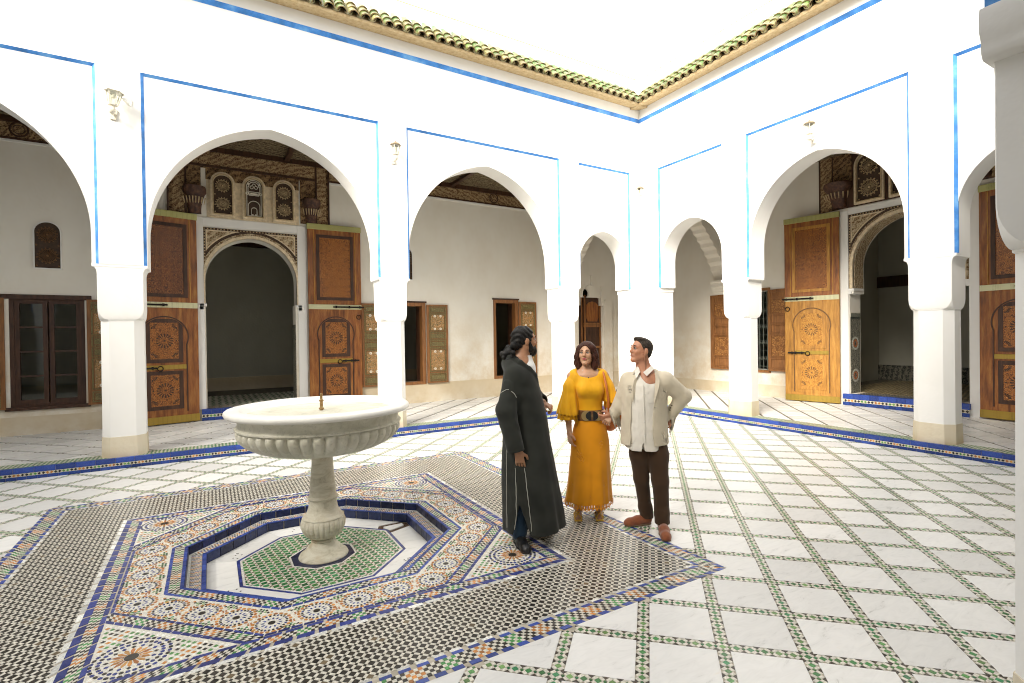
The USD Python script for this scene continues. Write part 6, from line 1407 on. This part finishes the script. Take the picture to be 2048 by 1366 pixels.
fr1 = lambda D, X, Y, Z: D+.009*np.sin(8*np.arctan2(Y+.012, X+.185)+2+3*Z)*np.clip((1.30-Z)*4, 0, 1)+np.where(Z < .975+.10*np.clip(-.10-X, 0, .2)+.014*np.abs(np.sin(np.arctan2(Y+.01, X+.19)*9)), .02, 0)
fr2 = lambda D, X, Y, Z: D+.006*np.sin(8*np.arctan2(Y+.02, X-.225))*np.clip((1.30-Z)*4, 0, 1)+np.where(Z < 1.085-.25*np.clip(X-.24, -.1, .1)+.014*np.abs(np.sin(np.arctan2(Y+.02, X-.225)*8)), .02, 0)
bs = [sleeve([(-.122, .012, 1.345), (-.152, .0, 1.25), (-.195, -.015, .95)], [.055, .070, .106], (0, 0, -1), (0, 0, .95), seed=24, frill=fr1, amp=.002), sleeve([(.148, .015, 1.345), (.180, .008, 1.25), (.235, -.02, 1.06)], [.055, .066, .082], (0, 0, -1), (0, 0, 1.05), seed=25, frill=fr2, amp=.002)]
part(k, 'blouse', [V.mesh(3)]+bs, 'yellow_jersey', smooth=True)
TS = [(.150, .000, .02, .220, .203), (.30, .008, .02, .205, .185), (.55, .018, .02, .188, .150), (.75, .024, .025, .176, .132), (.86, .024, .03, .158, .122), (.95, .022, .022, .130, .100), (1.0, .022, .02, .126, .096)]
sf = lambda th, z: 1+np.clip((.80-z)/.75, 0, 1)**1.2*(.055*np.sin(6*th+1.1+.5*z)+.030*np.sin(11*th+2.0-z)+.014*np.sin(17*th))
V = Vol((-.30, -.30, .09), (.30, .30, 1.01), .006); V.profile(TS, fold=sf); V.field(lambda D, X, Y, Z: np.where(Z < .8, np.maximum(D, -(D+.010)), D))
V.plane([0, 0, -1], (0, 0, .178)); V.field(lambda D, X, Y, Z: D+.0018*wav(X, Y, Z, 34, 22))
part(k, 'skirt', V.mesh(3), 'ochre_jersey', smooth=True)
n = 240; th = np.arange(n)*2*np.pi/n; ring = []
for zz, lev in ((.184, 0), (.160, 1), (.145, 2)):
    s = sf(th, np.full(n, .17))*1.004; z_ = np.full(n, zz) if lev < 2 else .132+.020*np.abs(np.sin(th*19))
    ring.append(np.c_[.0+.221*s*np.cos(th), .02+.204*s*np.sin(th), z_])
lv = np.vstack(ring); f_ = []
for i in range(2):
    for q in range(n):
        if i == 0 and q % 4 == 1: continue
        q2 = (q+1) % n; f_.append((i*n+q, i*n+q2, (i+1)*n+q2, (i+1)*n+q))
part(k, 'lace_hem', (lv, np.array(f_)), 'lace')
V = Vol((-.2, -.2, .9), (.24, .2, 1.06), .005); V.profile([(.938, .022, .022, .136, .106), (.99, .022, .021, .132, .102), (1.036, .022, .02, .132, .102)]); part(k, 'belt', V.mesh(1), 'belt_leather', smooth=40)
def disk(c, r, d, th_, zs=1.0, half=None):
    p = Point(0, 0).buffer(r, 16); p = p if half is None else p.intersection(sbox(-1, -1, 0, 1) if half < 0 else sbox(0, -1, 1, 1)); m = extr(p, th_); v = np.array(m.vertices); d = unit(d); l_ = np.array([d[1], -d[0], 0]); m.vertices = np.array(c)-v[:, :1]*l_+np.c_[np.zeros(len(v)), np.zeros(len(v)), v[:, 1]*zs]+v[:, 2:]*d; return fixed(m)
bd = (-.06, -1, 0); bc = np.array((.030, -.083, .988))
part(k, 'buckle', [disk(bc+[e*.052, .002, 0], .046, bd, .006) for e in (-1, 1)], 'buckle_gold'); part(k, 'buckle_bow', [disk(bc+[e*.010, -.003, 0], .048, bd, .008, half=e, zs=.85) for e in (-1, 1)], 'black_leather')
for hx, tx in ((-.080, -.105), (.125, .095)):
    part(k, 'sole', [bx(tx-.036, tx+.036, -.065, .03, .0, .014, .004), bx(hx-.026, hx+.026, .10, .175, .0, .028, .004), bx(min(hx, tx)-.018, max(hx, tx)+.02, .02, .11, .004, .02, .003)], 'yellow_leather')
    st = []
    for sgn in (-1, 1):
        for y0, y1 in ((-.045, .02), (.005, .07)): st.append(tube([(tx-sgn*.034, y0, .018), (tx-sgn*.012, y0+.015, .052), (tx+sgn*.014, y1-.01, .062), (tx+sgn*.032, y1, .022)], .0065, 6))
    st.append(tube([(hx-.03, .10, .05), (hx, .065, .098), (hx+.03, .10, .05)], .006, 6))
    part(k, 'sandal_straps', st, 'yellow_leather', smooth=50)
part(k, 'necklace', tube([(-.052, -.03, 1.415), (-.035, -.062, 1.375), (.003, -.078, 1.345), (.040, -.062, 1.375), (.055, -.03, 1.415)], .0013, 5), 'silver'); b = trimesh.creation.icosphere(2, .006); b.apply_translation((.003, -.082, 1.340)); part(k, 'pendant', b, 'black_leather')
th_ = np.linspace(0, 2*np.pi, 17)[:-1]; part(k, 'bracelet', tube(np.c_[.219+.029*np.cos(th_), -.080+.024*np.sin(th_), 1.022+.02*np.sin(th_)], .002, 5, closed=True), 'silver')
# handbag on her shoulder
k = thing('handbag', 'tan leather shoulder bag hanging at the side of the woman in yellow', 'handbag', loc=(O2[0], O2[1], 0), rz=-YAW)
V = Vol((.1, -.1, .72), (.40, .25, 1.05), .006); V.cone((.22, .06, .88), (.31, .06, .93), .055, .05, .02); V.cone((.22, .06, .88), (.235, .05, .96), .055, .045, .03); V.cone((.31, .06, .93), (.30, .05, .98), .05, .04, .03); part(k, 'bag', V.mesh(3), 'tan_leather', smooth=True)
st = np.array([(.19, .10, .93), (.185, .125, 1.15), (.165, .09, 1.37), (.142, .03, 1.415), (.148, -.045, 1.375), (.168, -.095, 1.25), (.182, -.098, 1.12), (.185, -.060, .98), (.20, .03, .90)])
m = tube(np.stack([np.interp(np.linspace(0, len(st)-1, 45), np.arange(len(st)), st[:, a]) for a in range(3)], 1), .011, 8); part(k, 'strap', m, 'tan_leather', smooth=50)

# ===== man in the cream jacket, hand on hip
O3 = (.029, 1.155)
k = person(O3, 'short haired man in cream jacket and brown trousers, one hand on his hip')
H3 = Head((-.088, .0, 1.592), (-.93, -.36), .16, .93)
V = Vol((-.44, -.36, -.01), (.42, .36, 1.76), .006); H3.body(V)
V.chain([(-.045, .02, 1.42), (-.03, .02, 1.32), (-.05, .01, 1.10), (-.05, .01, .90)], [.055, .11, .105, .12], .05)
V.cone((-.04, .02, 1.37), (.12, -.02, 1.33), .06, .055, .04); V.cone((-.04, .02, 1.37), (-.19, .06, 1.33), .06, .055, .04)
V.chain([(.135, -.02, 1.32), (.295, .02, 1.17), (.165, .06, .965)], [.05, .040, .028], .02); V.chain([(-.19, .06, 1.32), (-.255, .12, 1.09), (-.325, .14, 1.00)], [.05, .040, .028], .02)
V.chain([(-.11, .02, .86), (-.085, .05, .46), (-.02, .12, .07)], [.085, .055, .040], .03); V.chain([(.045, -.0, .86), (.062, -.03, .46), (.075, -.03, .07)], [.085, .055, .040], .03)
hands = [hand((.168, .058, .972), (-.55, -.1, -.75), (.5, .6, -.1), (-.1, -.95, .3), .95, .35), hand((-.330, .145, .995), (-.85, .0, -.25), (-.1, -.8, -.5), (.1, -.2, 1), .95, .95)]
part(k, 'body', [V.mesh(3)]+hands, 'skin_ruddy', smooth=True); H3.extras(k, True, look=(.2, .2), brow='hair_short')
P = H3.P; f, l, u = H3.R
V = Vol((-.25, -.2, 1.45), (.12, .2, 1.76), .005); V.ell(P(-.022, 0, .036), np.array([.101, .083, .090])*.94, H3.R, .01); V.ell(P(-.062, 0, -.02), (.044, .062, .050), H3.R, .02); V.ell(P(.03, 0, .105), (.05, .055, .022), H3.R, .02)
V.plane(unit(f*.86-u*.50), P(.050, 0, .068)); V.plane(unit(f*.80-u*.60), P(.020, 0, -.018)); V.field(lambda D, X, Y, Z: D+.0018*wav(X, Y, Z, 330, 31))
for e in (-1, 1): V.ell(P(-.008, e*.082, -.012), (.026, .020, .036), H3.R, .006, 'sub')
part(k, 'hair', V.mesh(1), 'hair_short', smooth=True)
# shirt
TSH = [(.715, -.070, .01, .165, .135), (.85, -.064, .01, .165, .132), (1.0, -.062, .01, .166, .130), (1.15, -.058, .01, .170, .132), (1.28, -.045, .015, .172, .125), (1.36, -.042, .02, .14, .095), (1.41, -.045, .02, .085, .075), (1.455, -.055, .02, .070, .066)]
V = Vol((-.3, -.22, .66), (.2, .24, 1.50), .006); V.profile(TSH, fold=lambda th, z: 1+.014*np.sin(7*th+3*z)*np.clip(1.2-z, 0, .5)*2)
V.profile([(1.36, -.075, -.01, .022, .03), (1.42, -.065, .005, .058, .056), (1.50, -.060, .018, .066, .060)], .006, 'sub'); V.cone((-.10, -.09, 1.40), (-.098, -.125, 1.31), .030, .010, .006, 'sub')
V.field(lambda D, X, Y, Z: np.maximum(D, .715+.55*np.clip(np.abs(X+.085)-.10, 0, .2)-Z)); V.field(lambda D, X, Y, Z: np.maximum(D, np.where((np.abs(X+.098) < .016*np.clip((.80-Z)/.09, 0, 1)) & (Y < -.05), .02, -.3)))
V.field(lambda D, X, Y, Z: D+.0045*wav(X*.6, Y*.6, Z, 40, 33)*np.clip(1.3-Z, 0.1, .5)*2+.002*wav(X, Y, Z, 80, 34))
part(k, 'shirt', V.mesh(3), 'ivory_linen', smooth=True)
part(k, 'collar', [fixed(trimesh.Trimesh(np.array(v_), tri([(0, 1, 2, 3), (7, 6, 5, 4), (0, 4, 5, 1), (1, 5, 6, 2), (2, 6, 7, 3), (3, 7, 4, 0)]), process=False)) for v_ in
    ([(-.005, -.055, 1.462), (-.085, -.082, 1.405), (-.060, -.108, 1.372), (.012, -.075, 1.432), (-.002, -.045, 1.462), (-.082, -.07, 1.405), (-.057, -.098, 1.372), (.015, -.065, 1.432)],
     [(-.115, -.02, 1.462), (-.112, -.072, 1.405), (-.150, -.085, 1.350), (-.150, -.02, 1.425), (-.110, -.012, 1.462), (-.105, -.06, 1.405), (-.143, -.075, 1.350), (-.142, -.01, 1.425)])], 'ivory_linen')
part(k, 'shirt_placket', tube([(-.098, -.126, 1.30), (-.094, -.130, 1.1), (-.090, -.130, .90), (-.088, -.134, .80)], .004, 5), 'ivory_linen'); 
for z in (1.22, 1.10, .98, .86):
    b = trimesh.creation.icosphere(1, .005); b.apply_translation((-.092, -.135, z)); part(k, 'button', b, 'rim_marble')
# jacket, worn open
TJ = [(.755, -.056, .02, .214, .160), (.90, -.054, .02, .206, .152), (1.05, -.054, .02, .202, .148), (1.18, -.050, .02, .204, .150), (1.29, -.035, .02, .200, .140), (1.355, -.025, .02, .172, .112), (1.40, -.030, .02, .12, .085), (1.43, -.038, .022, .085, .070)]
V = Vol((-.46, -.28, .70), (.42, .30, 1.48), .0065); V.profile(TJ)
V.chain([(.125, -.02, 1.325), (.290, .015, 1.180), (.185, .055, 1.000)], [.080, .068, .054], .03); V.chain([(-.18, .06, 1.325), (-.25, .12, 1.10), (-.318, .138, 1.01)], [.078, .066, .052], .03)
V.profile([(z, a, b, c-.014, d-.014) for z, a, b, c, d in TJ], .004, 'sub')
V.profile([(1.38, -.05, .01, .07, .07), (1.43, -.055, .015, .075, .07), (1.50, -.055, .015, .08, .075)], .008, 'sub')
V.cone((.19, .052, 1.005), (.14, .075, .93), .042, .046, .004, 'sub'); V.cone((-.30, .135, 1.03), (-.36, .145, .97), .042, .046, .004, 'sub')
def opening(D, X, Y, Z):
    zl = [.70, .95, 1.15, 1.30, 1.42]; le = np.interp(Z, zl, [-.205, -.195, -.185, -.155, -.115]); ri = np.interp(Z, zl, [-.005, -.018, -.002, .022, .020])
    return np.maximum(D, np.where(Y < .0, np.minimum(X-le, ri-X), -.3))
V.field(opening); V.field(lambda D, X, Y, Z: np.maximum(D, .76+.9*np.clip(.045-X, 0, .06)*(X > -.05)*0-Z))
V.field(lambda D, X, Y, Z: D+.0035*wav(X*.7, Y*.7, Z, 34, 41)+.0022*wav(X, Y, Z, 75, 42)+.004*np.sin(70*(X*.7+Z*.7))*np.exp(-((X-.27)**2+(Z-1.16)**2)/.006))
jm = V.mesh(3); part(k, 'jacket', jm, 'cream_linen', smooth=True)
tj = cKDTree(jm.vertices); jn = jm.vertex_normals
def on_j(pts, off=.003):
    q = tj.query(np.array(pts, float))[1]; return jm.vertices[q]+jn[q]*off
def flap(name, a, b, c, d, th_=.006):
    v_ = np.array([a, b, c, d], float); n_ = unit(np.cross(v_[1]-v_[0], v_[3]-v_[0])); n_ = n_ if n_[1] < 0 else -n_; v8 = np.vstack([v_+n_*th_, v_-n_*th_])
    part(k, name, fixed(trimesh.Trimesh(v8, tri([(0, 1, 2, 3), (7, 6, 5, 4), (0, 4, 5, 1), (1, 5, 6, 2), (2, 6, 7, 3), (3, 7, 4, 0)]), process=False)), 'cream_linen')
flap('lapel', (.028, -.075, 1.405), (.052, -.112, 1.335), (.045, -.128, 1.29), (-.004, -.134, 1.13)); flap('lapel', (-.118, -.045, 1.405), (-.168, -.075, 1.335), (-.180, -.090, 1.29), (-.184, -.104, 1.15))
pk = on_j([(.03, -.13, 1.185), (.055, -.125, 1.18), (.085, -.115, 1.185), (.092, -.11, 1.20), (.094, -.11, 1.235)]); part(k, 'pocket_seam', tube(pk, .0022, 5), 'belt_leather' if False else 'cream_linen')
for q in ((.178, .02, 1.055), (.186, .015, 1.075), (.194, .01, 1.095)):
    b = trimesh.creation.icosphere(1, .006); b.apply_translation(on_j([q])[0]); part(k, 'cuff_button', b, 'eye_dark')
# trousers and loafers
V = Vol((-.30, -.25, .05), (.22, .30, .95), .0065)
V.ell((-.045, .02, .86), (.150, .125, .12), None, .03); V.chain([(-.115, .02, .82), (-.100, .03, .66), (-.082, .055, .44), (-.035, .115, .16), (-.022, .122, .085)], [.094, .088, .066, .058, .060], .03)
V.chain([(.040, .0, .82), (.055, -.01, .66), (.066, -.03, .44), (.078, -.03, .16), (.080, -.030, .075)], [.094, .090, .070, .063, .066], .03)
V.field(lambda D, X, Y, Z: D+.0045*wav(X*.5, Y*.5, Z, 95, 51)*np.clip(.34-Z, 0, .26)/.26+.003*wav(X, Y, Z*.8, 45, 52)); V.plane([0, 0, -1], (0, 0, .062))
part(k, 'trousers', V.mesh(3), 'brown_cotton', smooth=True)
for hl, to in (((.02, .135), (-.235, .075)), ((.090, .015), (.045, -.300))):
    d, l, L = shoe(k, hl, to, 'suede', .046, .066)
    h3 = np.array([*hl, 0.]); part(k, 'shoe_seam', tube([h3+d*(L*.48)-l*.034+[0, 0, .058], h3+d*(L*.62)-l*.034+[0, 0, .056], h3+d*(L*.82)-l*.022+[0, 0, .050], h3+d*(L*.87)+[0, 0, .050], h3+d*(L*.82)+l*.022+[0, 0, .050], h3+d*(L*.62)+l*.034+[0, 0, .056], h3+d*(L*.48)+l*.034+[0, 0, .058]], .0035, 5), 'suede'); part(k, 'shoe_strap', tube([h3+d*(L*.50)-l*.042+[0, 0, .05], h3+d*(L*.54)+[0, 0, .082], h3+d*(L*.50)+l*.042+[0, 0, .05]], .007, 6), 'suede')
